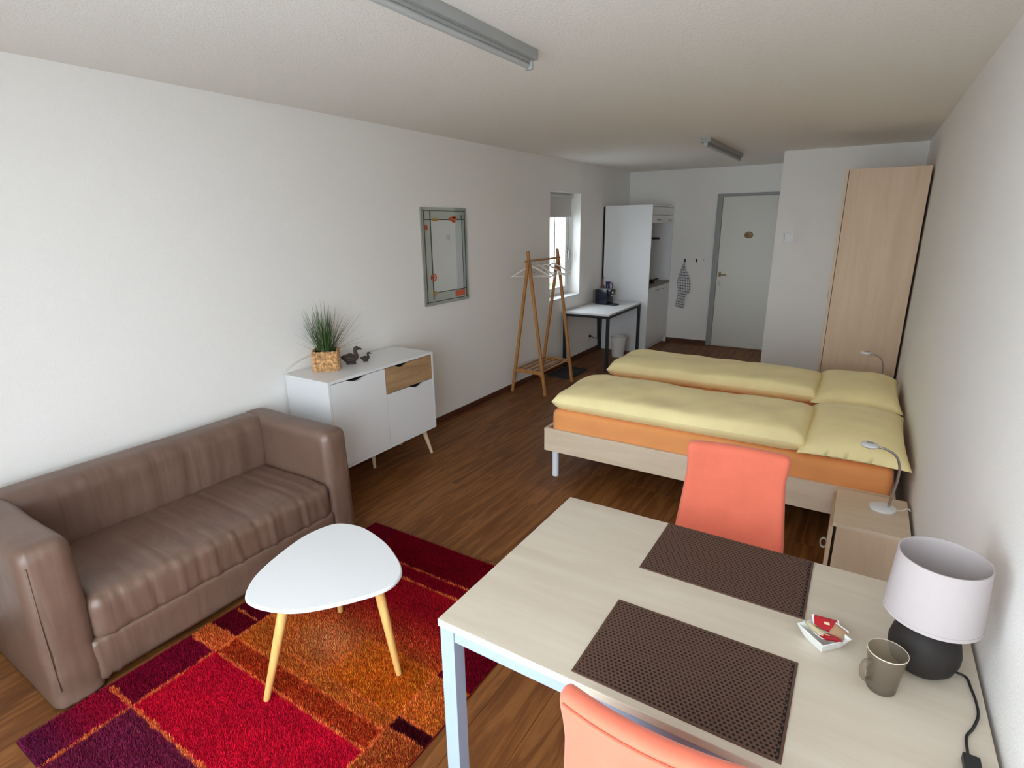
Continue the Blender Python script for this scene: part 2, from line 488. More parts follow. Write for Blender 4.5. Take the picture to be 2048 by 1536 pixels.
# large window behind the camera
w2 = thing('window_2', ((BW['x0'] + BW['x1']) / 2, YB - 0.15, BW['z0']), 'wide daylight window at the near end of the room', None); w2['kind'] = 'structure'
bw, bhh = (BW['x1'] - BW['x0']) / 2, BW['z1'] - BW['z0']
m = MB()
for a in (-bw, -0.03, bw - 0.06): m.box(a, a + 0.06, -0.03, 0.03, 0, bhh, 0.004)
for a, b in ((-bw + 0.06, -0.03), (0.03, bw - 0.06)):
    m.box(a, b, -0.03, 0.03, 0, 0.06, 0.004); m.box(a, b, -0.03, 0.03, bhh - 0.06, bhh, 0.004)
m.build('window_frame', 'upvc', w2)
for a, b in ((-bw + 0.06, -0.03), (0.03, bw - 0.06)): MB().box(a, b, -0.003, 0.003, 0.06, bhh - 0.06).build('pane', 'clearglass', w2)

# entrance door
d = thing('door_1', (1.283, YF, 0), 'pale grey entrance door in a darker grey metal frame', None); d['kind'] = 'structure'
fr = MB(); fr.box(0, 0.075, -0.03, 0, 0, 2.119, 0.004); fr.box(0.075, 0.955, -0.03, 0, 2.084, 2.119, 0.004)
fr.build('door_frame', 'framegrey', d)
MB().box(0.078, 0.955, -0.02, 0, 0.008, 2.082, 0.003).build('door_leaf', 'doorgrey', d)
hd = MB(); hd.tube(catmull([(0.115, -0.02, 1.035), (0.115, -0.062, 1.035), (0.13, -0.07, 1.035), (0.21, -0.068, 1.033)], 5), 0.009, 10)
h1 = hd.build('door_handle', 'brass', d, True)
MB().box(0.098, 0.132, -0.026, -0.02, 1.0, 1.07, 0.004).build('rosette', 'brass', h1)
MB().box(0.1, 0.132, -0.026, -0.02, 0.875, 0.935, 0.004).build('keyhole_plate', 'chrome', d)

# outside the windows
g = struct(MB().box(-40, 40, -40, 40, -3.4, -3.2).build('ground', 'bounce_ground'), 'unseen ground below the windows, made pale to bounce light indoors')  # unseen ground, its paleness chosen to bounce light onto the ceiling
hb = thing('hedge', (-2.7, 11.3, -3.2), 'green hedge outside the small window', 'hedge')
V, F, N = rgrid(0.5, 3.0, 1.82, 0.35, 0.12)
V = V + N * (vnoise(V, 9, 3) * 0.10)[:, None] + np.array([0, 0, 1.82])
MB().add(V, F).build('hedge_foliage', 'leafy', hb, True)
nb = thing('added_house', (-9.5, 15.0, -3.2), 'assumed pale house wall, added to cut sky light at the small window', 'building')  # assumed house, added to block part of the sky at this window
MB().box(-0.3, 0.0, -9, 14, 0, 8.6).build('facade', 'facade', nb)
for yy in (-6.2, -2.4, 1.4, 5.2, 9.0, 12.4):
    for zz in (1.0, 3.9):
        wn = MB().box(-0.02, 0.02, yy - .55, yy + .55, zz, zz + 1.3, .01).build('window', 'upvc', nb)
        MB().box(0.015, 0.024, yy - .47, yy + .47, zz + .08, zz + 1.22).build('pane', 'darkpane', wn)
MB().tube([(0.08, 3.3, 0), (0.08, 3.3, 8.4)], .05, 10).build('downpipe', 'framegrey', nb, True)
MB().box(-0.5, 0.35, -9.2, 14.2, 8.6, 8.75).build('roof_edge', 'framegrey', nb)

# ------------------------------------------------------------------ rug
RX0, RX1, RY0, RY1 = 0.808, 2.065, 0.178, 1.93


def rug_colour(x, y):
    n = len(x); c = np.zeros((n, 3))
    def S(mask, a): c[mask] = np.array(a, float)
    S(np.ones(n, bool), (150, 20, 34))
    S(y > 1.6, (134, 4, 28)); S(y > 1.69, (112, 2, 20))
    mid = (y > 0.89) & (y <= 1.6) & (x > 1.0)
    t = np.clip((y - 1.12) / 0.33, 0, 1)[:, None]
    og = (1 - t) * np.array([186, 92, 34]) + t * np.array([160, 18, 32])
    c[mid] = og[mid]
    blk = mid & (x > 1.5) & (y > 0.96) & (y < 1.2); S(blk, (190, 92, 22))
    pk = np.exp(-(((x - 1.36) / 0.16) ** 2 + ((y - 1.1) / 0.12) ** 2))[:, None] * mid[:, None]
    c += pk * (np.array([204, 128, 84]) - c) * 0.8
    S((y > 0.80) & (y <= 0.893) & (x > 1.0), (164, 52, 24))
    S((y > 0.47) & (y <= 0.80) & (x > 1.0), (188, 16, 46))
    S((y <= 0.47) & (x > 1.0), (114, 30, 60))
    l = x <= 1.0
    S(l & (y > 0.893), (96, 6, 26)); S(l & (y > 0.80) & (y <= 0.893), (194, 90, 44)); S(l & (y > 0.47) & (y <= 0.80), (120, 10, 40))
    k = l & (y <= 0.47); t2 = np.clip((y - 0.22) / 0.16, 0, 1)[:, None]
    q = (1 - t2) * np.array([104, 28, 62]) + t2 * np.array([154, 16, 48]); c[k] = q[k]
    r = x > 1.897
    S(r & (y <= 0.915), (164, 72, 34)); S(r & (y > 0.915) & (y <= 0.965), (58, 6, 16)); S(r & (y > 0.965) & (y <= 1.185), (190, 96, 36)); S(r & (y > 1.185) & (y <= 1.6), (112, 4, 28))
    S(r & (y <= 0.60), (128, 22, 40))
    lines = [('x', 1.0, 0.18, 1.5, .010), ('y', 0.47, 0.83, 2.06, .011), ('y', 0.80, 0.83, 1.9, .009), ('y', 0.893, 0.9, 1.9, .007), ('x', 1.897, 0.62, 1.3, .008),
             ('y', 0.955, 1.16, 1.9, .005), ('y', 1.69, 1.15, 1.72, .007), ('y', 1.60, 1.1, 1.70, .008), ('x', 1.5, 0.955, 1.1, .004), ('y', 1.185, 1.15, 1.95, .005),
             ('y', 0.97, 1.9, 2.06, .006), ('y', 0.912, 1.9, 2.06, .006), ('y', 1.01, 0.83, 1.0, .006)]
    for ax, v, a, b, w in lines:
        p, q = (x, y) if ax == 'x' else (y, x)
        mk = (np.abs(p - v) < w * (0.65 + 0.25 * np.sin(q * 61) + 0.2 * np.sin(q * 23 + v))) & (q > a) & (q < b)
        c[mk] = c[mk] * 0.15 + np.array([226, 116, 62]) * 0.85
    return c


def to_lin(c):
    c = np.clip(c, 0, 255) / 255.0
    return np.where(c <= 0.04045, c / 12.92, ((c + 0.055) / 1.055) ** 2.4)


rug = thing('rug', ((RX0 + RX1) / 2, (RY0 + RY1) / 2, 0), 'red and orange block-pattern shaggy rug under the coffee table', 'rug')
cx, cyy = (RX0 + RX1) / 2, (RY0 + RY1) / 2
nx, ny = 124, 176
gx, gy = np.meshgrid(np.linspace(RX0, RX1, nx), np.linspace(RY0, RY1, ny), indexing='ij')
P = np.stack([gx.ravel() - cx, gy.ravel() - cyy, np.full(nx * ny, 0.010)], 1)
F = [(i * ny + j, (i + 1) * ny + j, (i + 1) * ny + j + 1, i * ny + j + 1) for i in range(nx - 1) for j in range(ny - 1)]
n0 = len(P); P = np.vstack([P, [[RX0 - cx, RY0 - cyy, 0], [RX1 - cx, RY0 - cyy, 0], [RX1 - cx, RY1 - cyy, 0], [RX0 - cx, RY1 - cyy, 0]]])
F += [tuple([n0 + 0] + [n0 + 1] + [i * ny for i in range(nx - 1, -1, -1)]), tuple([n0 + 1, n0 + 2] + [(nx - 1) * ny + j for j in range(ny - 1, -1, -1)]),
      tuple([n0 + 2, n0 + 3] + [i * ny + ny - 1 for i in range(nx)]), tuple([n0 + 3, n0 + 0] + [j for j in range(ny)]), (n0, n0 + 3, n0 + 2, n0 + 1)]
ro = MB().add(P, F).build('rug_backing', 'rug_base', rug)
cc = to_lin(rug_colour(P[:, 0] + cx, P[:, 1] + cyy) * 0.8)
at = ro.data.attributes.new('pile_colour', 'FLOAT_COLOR', 'POINT')
at.data.foreach_set('color', np.hstack([cc, np.ones((len(cc), 1))]).astype(np.float32).ravel())
NB = 230000
bx = rng.uniform(RX0 + .002, RX1 - .002, NB); by = rng.uniform(RY0 + .002, RY1 - .002, NB)
ang = rng.uniform(0, 2 * math.pi, NB); wd = rng.uniform(.0012, .0024, NB); hgt = rng.uniform(.010, .017, NB)
ln = rng.uniform(.001, .007, NB); la = rng.uniform(0, 2 * math.pi, NB) 
base = np.stack([bx - cx, by - cyy, np.full(NB, .008)], 1); dv = np.stack([np.cos(ang) * wd, np.sin(ang) * wd, np.zeros(NB)], 1)
tip = base + np.stack([np.cos(la) * ln, np.sin(la) * ln, hgt], 1)
PV = np.empty((NB * 3, 3)); PV[0::3] = base - dv; PV[1::3] = base + dv; PV[2::3] = tip
me = bpy.data.meshes.new('pile'); me.vertices.add(NB * 3); me.vertices.foreach_set('co', PV.astype(np.float32).ravel())
me.loops.add(NB * 3); me.loops.foreach_set('vertex_index', np.arange(NB * 3, dtype=np.int32))
me.polygons.add(NB); me.polygons.foreach_set('loop_start', np.arange(0, NB * 3, 3, dtype=np.int32)); me.update(calc_edges=True)
pc = rug_colour(bx, by) * rng.uniform(.86, 1.28, NB)[:, None] + rng.normal(0, 6, (NB, 3))
og = (pc[:, 1] > 45); pc[og] += rng.normal(0, 1, og.sum())[:, None] * np.array([16, 26, 10])
pc *= (1 + 0.10 * vnoise(np.stack([bx, by, bx * 0], 1), 22, 5))[:, None]
pc = np.repeat(to_lin(pc), 3, axis=0)
at = me.attributes.new('pile_colour', 'FLOAT_COLOR', 'POINT')
at.data.foreach_set('color', np.hstack([pc, np.ones((len(pc), 1))]).astype(np.float32).ravel())
me.materials.append(M['rug_pile'])
po = bpy.data.objects.new('pile', me); COL.objects.link(po); po.parent = rug; po['kind'] = 'stuff'

# ------------------------------------------------------------------ sofa
SX1, SY0, SY1, SZ = 0.79, 0.31, 1.80, 0.685
sofa = thing('sofa', (SX1 / 2, (SY0 + SY1) / 2, 0), 'brown two-seater sofa in a shiny loose cover', 'sofa')
ox, oy = SX1 / 2, (SY0 + SY1) / 2


def ridge(t, lst, w):
    o = np.zeros_like(t)
    for c, a in lst: o += a * np.exp(-((t - c) / w) ** 2)
    return o


def soft(name, x0, x1, y0, y1, z0, z1, r, res, disp, mat='sofa', parent=None, warp=None):
    V, F, N = rgrid((x1 - x0) / 2, (y1 - y0) / 2, (z1 - z0) / 2, r, res)
    V = V + np.array([(x0 + x1) / 2, (y0 + y1) / 2, (z0 + z1) / 2])
    if warp is not None: V = warp(V)
    V = V + N * disp(V, N)[:, None]
    return MB().add(V - np.array([ox, oy, 0]), F).build(name, mat, parent or sofa, 179)


def dback(V, N):
    y = V[:, 1]; zz = V[:, 2]
    cr = ridge(y + 0.03 * np.sin(zz * 9), [(0.62, -.004), (0.72, .004), (0.86, -.005), (0.97, .004), (1.03, -.004), (1.12, .003), (1.17, -.005), (1.27, .004), (1.36, -.005), (1.45, .003), (1.52, -.005), (1.6, .003)], 0.012)
    return 1.5 * cr * (N[:, 0] > .3) + vnoise(V, 9, 1) * .004


def dseat(V, N):
    y = V[:, 1]
    top = ridge(y + .02 * V[:, 0], [(0.58, .003), (0.66, -.003), (0.78, .004), (0.93, -.003), (1.02, .004), (1.2, -.004), (1.33, .003), (1.45, -.003), (1.55, .003)], .009) * (N[:, 2] > .5)
    kk = np.linspace(.52, 1.63, 22) + .035 * np.sin(np.arange(22) * 2.7); aa = .007 * np.sin(np.arange(22) * 4.1 + .6)
    fr = ridge(y + (0.10 + .06 * np.sin(y * 13)) * (V[:, 2] - .36), [(k, a) for k, a in zip(kk, aa)], .011) * np.clip((N[:, 0] - .2) / .5, 0, 1)
    return top + fr + vnoise(V, 7, 2) * .004


def darm(V, N):
    return vnoise(V, 8, 4) * .004 + ridge(V[:, 2] + .8 * V[:, 1] * 0.2, [(0.12, -.005), (0.2, .004), (0.3, -.004)], .025) * (N[:, 0] > .3) + ridge(np.minimum(V[:, 1] - SY0, SY1 - V[:, 1]) + .02 * np.sin(V[:, 2] * 7), [(.022, .003), (.038, -.004), (.055, .003), (.10, .002), (.13, -.003)], .008) * (N[:, 0] > .3)


def arm_warp(sgn):
    def f(V):   # front panel leans forward a little, cover hangs wider at the foot
        V = V.copy(); t = np.clip(1 - V[:, 2] / SZ, 0, 1)
        V[:, 0] += np.where(V[:, 0] > .5, .012 * t, 0); V[:, 2] = np.maximum(V[:, 2], .014)
        return V
    return f


soft('backrest', 0.02, 0.235, SY0 + .10, SY1 - .10, 0.06, SZ, 0.075, 0.02, dback)
soft('armrest', 0.02, SX1, SY0, SY0 + .172, -0.05, SZ - .004, 0.05, 0.018, darm, warp=arm_warp(1))
soft('armrest', 0.02, SX1, SY1 - .165, SY1, -0.05, SZ - .004, 0.05, 0.018, darm, warp=arm_warp(-1))


def seat_warp(V):
    V = V.copy(); V[:, 2] -= np.clip((V[:, 0] - .6) / .2, 0, 1) ** 2 * .012; V[:, 2] -= (1 - np.clip((V[:, 0] - .2) / .4, 0, 1)) * .01
    return V


soft('seat_cushion', 0.20, SX1 + .012, SY0 + .165, SY1 - .158, 0.205, 0.40, 0.045, 0.013, dseat, warp=seat_warp)
soft('front_skirt', 0.60, SX1 + .006, SY0 + .15, SY1 - .15, 0.035, 0.215, 0.012, 0.02,
     lambda V, N: ridge(V[:, 2], [(0.165, .004)], .008) * (N[:, 0] > .3) + ridge(V[:, 1] + .1 * V[:, 2], [(0.485, .007), (0.50, -.007), (0.53, .006), (0.56, -.004)], .008) * (N[:, 0] > .3) + vnoise(V, 8, 6) * .003)
for i, (yy) in enumerate((SY0 + .006, SY0 + .05, SY1 - .05)):
    MB().tube([(SX1 - .0035 - ox, yy - oy + .02, SZ - .07), (SX1 + .002 - ox, yy - oy + .016, .35), (SX1 + .0065 - ox, yy - oy + .016, .09)], .003, 6).build('seam', 'sofa', sofa, True)
for a in (0.09, SX1 - .1):
    for b in (SY0 + .08, SY1 - .08): MB().lathe([(.02, 0), (.024, .045)], 14, (a - ox, b - oy, 0)).build('foot', 'black', sofa, True)

# ------------------------------------------------------------------ coffee table
ct = thing('coffee_table', (1.5, 1.05, 0), 'white rounded-triangle coffee table on three beech legs', 'coffee table')
out = [(1.354, .774), (1.275, .869), (1.224, 1.018), (1.201, 1.162), (1.225, 1.28), (1.281, 1.325), (1.386, 1.341), (1.543, 1.306), (1.673, 1.245), (1.748, 1.191), (1.778, 1.134), (1.776, 1.069), (1.732, .985), (1.66, .887), (1.587, .815), (1.504, .774), (1.422, .757)]
oc = catmull(out[-2:] + out + out[:2], 6)[12:12 + 6 * len(out)]
MB().prism([(p[0] - 1.5, p[1] - 1.05) for p in oc], 0.432, 0.450, 0.005).build('tabletop', 'white', ct, 40)
for (fx, fy), (tx, ty) in (((1.417, .755), (1.50, .835)), ((1.765, 1.113), (1.70, 1.10)), ((1.266, 1.251), (1.34, 1.20))):
    a, b = Vector((fx - 1.5, fy - 1.05, .017)), Vector((tx - 1.5, ty - 1.05, .434))
    lg = MB().tube([a, a.lerp(b, .03), a.lerp(b, .6), b], [.0115, .0125, .0175, .02], 16).build('leg', 'beech', ct, 60)

# ------------------------------------------------------------------ sideboard
sx0, sx1, sy0, sy1, sz0, sz1 = 0.015, 0.424, 1.992, 2.993, 0.22, 0.83
sb = thing('sideboard', ((sx0 + sx1) / 2, (sy0 + sy1) / 2, 0), 'white sideboard with one oak drawer, under the mirror', 'sideboard')
ax, ay = (sx0 + sx1) / 2, (sy0 + sy1) / 2
t = .018
m = MB()
m.box(sx0 - ax, sx1 - ax, sy0 - ay, sy0 + t - ay, sz0, sz1 - t, .001); m.box(sx0 - ax, sx1 - ax, sy1 - t - ay, sy1 - ay, sz0, sz1 - t, .001)
m.box(sx0 - ax, sx1 - ax, sy0 + t - ay, sy1 - t - ay, sz0, sz0 + t, .001); m.box(sx0 - ax, sx0 + .006 - ax, sy0 + t - ay, sy1 - t - ay, sz0 + t, sz1 - t)
m.box(sx0 - ax, sx1 - .03 - ax, 2.478 - ay, 2.492 - ay, sz0 + t, sz1 - t)
m.build('body', 'white', sb)
MB().box(sx0 - ax, sx1 - ax, sy0 - ay, sy1 - ay, sz1 - t, sz1, .0015).build('top_panel', 'white', sb)
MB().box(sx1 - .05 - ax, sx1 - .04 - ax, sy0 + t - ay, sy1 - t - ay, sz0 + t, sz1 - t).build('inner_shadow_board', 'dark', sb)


def front(name, y0, y1, z0, z1, s0, s1, mat, depth=.022):
    """front panel with a scooped finger cut-out in its top edge (s0..s1 along y)"""
    n = 18; topv = [(y0, z1)]
    for k in range(n + 1):
        u = k / n; topv.append((s0 + (s1 - s0) * u, z1 - depth * (math.sin(math.pi * u) ** 1.6)))
    topv.append((y1, z1)); poly = [(y0, z0)] + topv + [(y1, z0)]
    N_ = len(poly); xa, xb = sx1 - .02 - ax, sx1 - .001 - ax
    v = [(xa, p[0] - ay, p[1]) for p in poly] + [(xb, p[0] - ay, p[1]) for p in poly]
    f = [tuple(range(N_)), tuple(range(2 * N_ - 1, N_ - 1, -1))] + [(k, (k + 1) % N_, (k + 1) % N_ + N_, k + N_) for k in range(N_)]
    return MB().add(v, f).build(name, mat, sb)


d1 = front('door', sy0 + t + .002, 2.481, sz0 + t + .002, sz1 - t - .004, 2.13, 2.33, 'white')
d2 = front('door', 2.487, sy1 - t - .002, sz0 + t + .002, .620, 2.715, 2.89, 'white')
d3 = front('drawer', 2.487, sy1 - t - .002, .626, sz1 - t - .004, 2.57, 2.73, 'oak'); d3['label'] = 'oak veneer drawer front'
for (fx, fy, tx, ty) in ((.385, 2.965, .355, 2.91), (.385, 2.02, .355, 2.075), (.05, 2.965, .08, 2.91), (.05, 2.02, .08, 2.075), (.2, 2.52, .2, 2.51)):
    a, b = Vector((fx - ax, fy - ay, 0)), Vector((tx - ax, ty - ay, sz0))
    MB().tube([a, b], [.011, .019], 14).build('leg', 'oakleg', sb, 60)

# potted grass
pp = thing('potted_grass', (.140, 2.232, sz1), 'artificial grass in a square seagrass basket on the sideboard', 'plant', math.radians(45))
hs = .076
bk = MB()
rows, cols = 11, 9
for side in range(4):
    rot = Matrix.Rotation(side * math.pi / 2, 3, 'Z')
    for i in range(rows):
        for j in range(cols):
            z = .012 + i * .116 / (rows - 1) + random.uniform(-.002, .002); a0 = -hs + j * 2 * hs / cols; a1 = a0 + 2 * hs / cols * 1.15
            up = (i + j) % 2
            y = -hs - (.003 if up else .0005) + random.uniform(-.001, .001); z1r = z + random.uniform(-.006, .006)
            pts = [rot @ Vector((a0, y + .004, z)), rot @ Vector(((a0 + a1) / 2, y - .002, (z + z1r) / 2)), rot @ Vector((min(a1, hs), y + .004, z1r))]
            bk.tube(pts, [.0045, .0066, .0045], 6)
bo = bk.build('basket_weave', 'basket', pp, True); bo['kind'] = 'stuff'
m = MB()
for (a, b, c_, d_) in ((-hs, hs, -hs, -hs + .006), (-hs, hs, hs - .006, hs), (-hs, -hs + .006, -hs + .006, hs - .006), (hs - .006, hs, -hs + .006, hs - .006)): m.box(a, b, c_, d_, 0, .132, .001)
m.box(-hs + .006, hs - .006, -hs + .006, hs - .006, 0, .006)
m.build('basket', 'basket', pp)
MB().box(-hs + .007, hs - .007, -hs + .007, hs - .007, .007, .118, .004).build('soil', 'soil', pp)
gb = MB()


def blade(p0, d, L, bend, w):
    n = 7; pts = []; p = Vector(p0); dr = Vector(d).normalized(); out_ = Vector((dr.x, dr.y, 0)); out_ = out_.normalized() if out_.length > 1e-4 else Vector((1, 0, 0))
    side = dr.cross(Vector((0, 0, 1))); side = side.normalized() if side.length > 1e-4 else Vector((1, 0, 0))
    V = []
    for k in range(n):
        u = k / (n - 1); ww = w * (1 - u ** 2.5) + .0003
        V += [p - side * ww, p + side * ww + out_ * ww * .3]
        dr = (dr + (out_ * .8 - Vector((0, 0, 1)) * .9) * bend / n).normalized(); p = p + dr * L / (n - 1)
    gb.add(V, [(2 * k, 2 * k + 1, 2 * k + 3, 2 * k + 2) for k in range(n - 1)])


for k in range(170):
    a = random.uniform(0, 6.283); sp = random.random() ** 1.7 * .75; r0 = random.uniform(0, .055)
    blade((r0 * math.cos(a), r0 * math.sin(a), .115), (math.cos(a) * sp, math.sin(a) * sp, 1), random.uniform(.16, .36) * (1 - .25 * sp), random.uniform(.05, .7) * sp, random.uniform(.0014, .0026))
Rz = Matrix.Rotation(math.radians(-45), 3, 'Z')
for (dx_, dy_, dz_, L, bd) in ((-.25, -1, .62, .34, .35), (.1, -1, .30, .30, 1.0), (.0, -1, .18, .30, 1.1), (.35, 1, 1.1, .34, -.05), (.35, 1, .45, .30, .6), (-.1, -.9, .8, .28, .4), (.5, 1, .7, .26, .4), (-.2, -1, .9, .27, .3), (.5, .9, 1.0, .28, .1)):
    q = Rz @ Vector((dx_, dy_, 0)); blade((q.x * .05, q.y * .05, .115), (q.x, q.y, dz_), L, bd, .002)
c45 = math.cos(math.radians(45))
gb.xform(lambda x, y, z: (lambda e: (x + e * c45, y - e * c45, z))(max(0.0, .016 - (.140 + (x - y) * c45))))
go = gb.build('grass_blades', 'grass', pp); go['kind'] = 'stuff'


def duck(name, loc, s, rz, label):
    t_ = thing(name, loc, label, 'figurine', rz)
    path = catmull([(0, -.062, .055), (0, -.045, .050), (0, -.015, .042), (0, .015, .042), (0, .036, .052), (0, .040, .072), (0, .036, .090), (0, .044, .106)], 5)
    rad = [float(v[0]) for v in catmull([(.003, 0, 0), (.016, 0, 0), (.033, 0, 0), (.034, 0, 0), (.024, 0, 0), (.014, 0, 0), (.0125, 0, 0), (.0165, 0, 0)], 5)]
    mb = MB().tube(path, rad, 14); mb.lathe([(.0005, -.016), (.010, -.012), (.0162, 0), (.010, .012), (.0005, .016)], 14, (0, .048, .107))
    mb.xform(lambda x, y, z: (x * s, y * s, z * s)).build('body', 'duck', t_, 179)
    MB().tube([(0, .058, .106), (0, .072, .101), (0, .082, .097)], [.0085, .0075, .004], 10, flat=1.0).xform(lambda x, y, z: (x * s, y * s, z * s)).build('beak', 'duck', t_, True)
    MB().lathe([(.03, 0), (.031, .006), (.027, .012), (.02, .016)], 18, (0, .004, 0), .7, 1.1).xform(lambda x, y, z: (x * s, y * s, z * s)).build('base', 'duck', t_, True)
    for q in (-1, 1):
        MB().tube(catmull([(q * .030, .02, .048), (q * .034, -.01, .050), (q * .020, -.045, .056)], 4), [.010, .012, .013, .013, .012, .011, .009, .006, .002][:9], 10).xform(lambda x, y, z: (x * s, y * s, z * s)).build('wing', 'duck', t_, True)
    return t_


duck('duck_figurine', (.175, 2.405, sz1), 1.02, math.radians(-38), 'larger carved dark duck beside the grass basket')
duck('duckling_figurine', (.205, 2.515, sz1), .55, math.radians(-38), 'small carved duckling in front of the larger duck')

# ------------------------------------------------------------------ mirror
my0, my1, mz0, mz1 = 3.417, 4.036, 1.089, 1.90
mi = thing('wall_mirror', (0, (my0 + my1) / 2, mz0), 'tall rectangular wall mirror with orange painted border', 'mirror')
mw, mh = (my1 - my0) / 2, mz1 - mz0
MB().box(0.0, .014, -mw, mw, 0, mh, .002).build('mirror_border', 'mirroredge', mi)
MB().box(.014, .0165, -mw + .115, mw - .075, .105, mh - .10, .001).build('mirror_glass', 'mirror', mi)
def strip(y0, z0, y1, z1, w, mat, nm='lead_line', x=.0165):
    a = Vector((0, y0, z0)); b = Vector((0, y1, z1)); dd = (b - a).normalized(); s_ = Vector((1, 0, 0)).cross(dd) * w
    v = [a - s_, a + s_, b + s_, b - s_]; v = [(.0135, q.y, q.z) for q in v] + [(x + .0012, q.y, q.z) for q in v]
    MB().add(v, [(0, 1, 2, 3), (4, 7, 6, 5), (0, 1, 5, 4), (1, 2, 6, 5), (2, 3, 7, 6), (3, 0, 4, 7)]).build(nm, mat, mi)
L_ = -mw + .115; R_ = mw - .075; Bz = .105; Tz = mh - .10
for q in ((-mw + .035, .02, -mw + .035, mh - .02), (mw - .03, .02, mw - .03, mh - .02), (-mw + .02, .028, mw - .02, .028), (-mw + .02, mh - .028, mw - .02, mh - .028)): strip(*q, .0022, 'lead')
strip(L_, .05, L_, mh - .03, .003, 'lead'); strip(R_, .10, R_, mh - .06, .003, 'lead'); strip(-mw + .035, Tz, mw - .03, Tz, .003, 'lead'); strip(L_, Bz, mw - .03, Bz, .003, 'lead')
def blob(y, z, ry, rz_, mat, nm, ringw=0.0):
    if ringw: mb = MB().ring([(1 - ringw, 0), (1, 0), (1, .003), (1 - ringw, .003)], 24)
    else: mb = MB().lathe([(1, 0), (1, .0025)], 20)
    mb.xform(lambda a, b, c_: (.0165 + c_, y + a * ry, z + b * rz_)).build(nm, mat, mi)
blob(L_ + .01, .235, .035, .032, 'mosaic_o', 'painted_ring', .35); blob(L_ + .01, .235, .012, .010, 'mosaic_o', 'painted_dot')
blob(-mw + .06, .65, .014, .022, 'mosaic_o', 'painted_ring', .4)
blob(.10, Tz + .005, .045, .020, 'mosaic_o', 'painted_leaf'); blob(.13, Tz + .022, .03, .012, 'mosaic_o', 'painted_leaf'); blob(.12, Tz - .016, .025, .010, 'mosaic_o', 'painted_leaf')
blob(-.135, Tz, .04, .013, 'mosaic_y', 'painted_leaf'); blob(L_ + .015, Bz - .005, .02, .022, 'mosaic_y', 'painted_leaf')
MB().box(.0165, .0178, R_ - .12, R_ + .012, .045, .095).build('painted_block', 'mosaic_o', mi)

# ------------------------------------------------------------------ coat rack, hangers, tray
ry0, ry1, rx = 4.735, 5.375, .25
cr = thing('coat_rack', (rx, (ry0 + ry1) / 2, 0), 'bamboo A-frame clothes rack in front of the window', 'clothes rack')
ya, yb = ry0 - (ry0 + ry1) / 2, ry1 - (ry0 + ry1) / 2
for yy in (ya, yb):
    for s in (-1, 1):
        top = 1.495 if s > 0 else 1.42
        a = Vector((s * .20, yy + s * .006, 0)); b = Vector((-s * .012, yy + s * .012, top))
        dr = (b - a).normalized(); sx_ = Vector((0, 1, 0)).cross(dr).normalized() * .0145; sy_ = Vector((0, .011, 0))
        V = [p + i * sx_ + j * sy_ for p in (a, b) for i in (-1, 1) for j in (-1, 1)]
        MB().add(V, [(0, 1, 3, 2), (4, 6, 7, 5), (0, 4, 5, 1), (2, 3, 7, 6), (0, 2, 6, 4), (1, 5, 7, 3)]).build('leg', 'bamboo', cr)
MB().tube([(0, ya - .06, 1.395), (0, yb + .06, 1.395)], .010, 12).build('clothes_rail', 'bamboo', cr, True)
zs = .245
for yy in (ya, yb): MB().box(-.175, .175, yy - .009, yy + .009, zs - .02, zs + .02, .002).build('shelf_rail', 'bamboo', cr)
for k in range(5):
    x_ = -.15 + k * .075; MB().box(x_ - .012, x_ + .012, ya + .01, yb - .01, zs + .004, zs + .016, .002).build('slat', 'bamboo', cr)


def hanger(y, rz, label):
    h = thing('coat_hanger', (rx, y, 1.395), label, 'hanger', rz, 'hangers on the clothes rail')
    hk = [(0.012 * math.sin(t_) , 0, .012 * math.cos(t_)) for t_ in np.linspace(-1.9, 1.5, 12)] 
    hk = [(p[0], 0, p[2] + .001) for p in hk] + [(.0, 0, -.025), (0, 0, -.06)]
    MB().tube(hk, .0018, 6).build('hook', 'chrome', h, True)
    MB().tube(catmull([(-.205, 0, -.165), (-.19, 0, -.155), (-.1, 0, -.100), (-.02, 0, -.062), (.02, 0, -.062), (.1, 0, -.100), (.19, 0, -.155), (.205, 0, -.165)], 5), .0085, 8).build('shoulder_bar', 'hanger', h, True)
    MB().tube([(-.185, 0, -.158), (.185, 0, -.158)], .005, 8).build('trouser_bar', 'hanger', h, True)


for y, rz, lb in ((4.80, .35, 'white coat hanger nearest the camera, by the front A-frame'), (4.97, -.15, 'white coat hanger second along the clothes rail'),
                  (5.12, .12, 'white coat hanger third along the clothes rail'), (5.285, .05, 'white coat hanger farthest along, before the window pane')): hanger(y, rz, lb)

dm = thing('shoe_tray', (.235, 5.705, 0), 'flat charcoal shoe tray on the floor by the clothes rack', 'shoe tray')
MB().box(-.15, .15, -.25, .25, 0, .006, .002).build('tray_base', 'doormat', dm)
m = MB(); m.box(-.15, .15, -.25, -.24, .005, .016, .002); m.box(-.15, .15, .24, .25, .005, .016, .002); m.box(-.15, -.14, -.24, .24, .005, .016, .002); m.box(.14, .15, -.24, .24, .005, .016, .002)
m.build('tray_rim', 'doormat', dm)
for k in range(9): MB().box(-.13, .13, -.22 + k * .052, -.20 + k * .052, .006, .009, .001).build('tray_rib', 'doormat', dm)

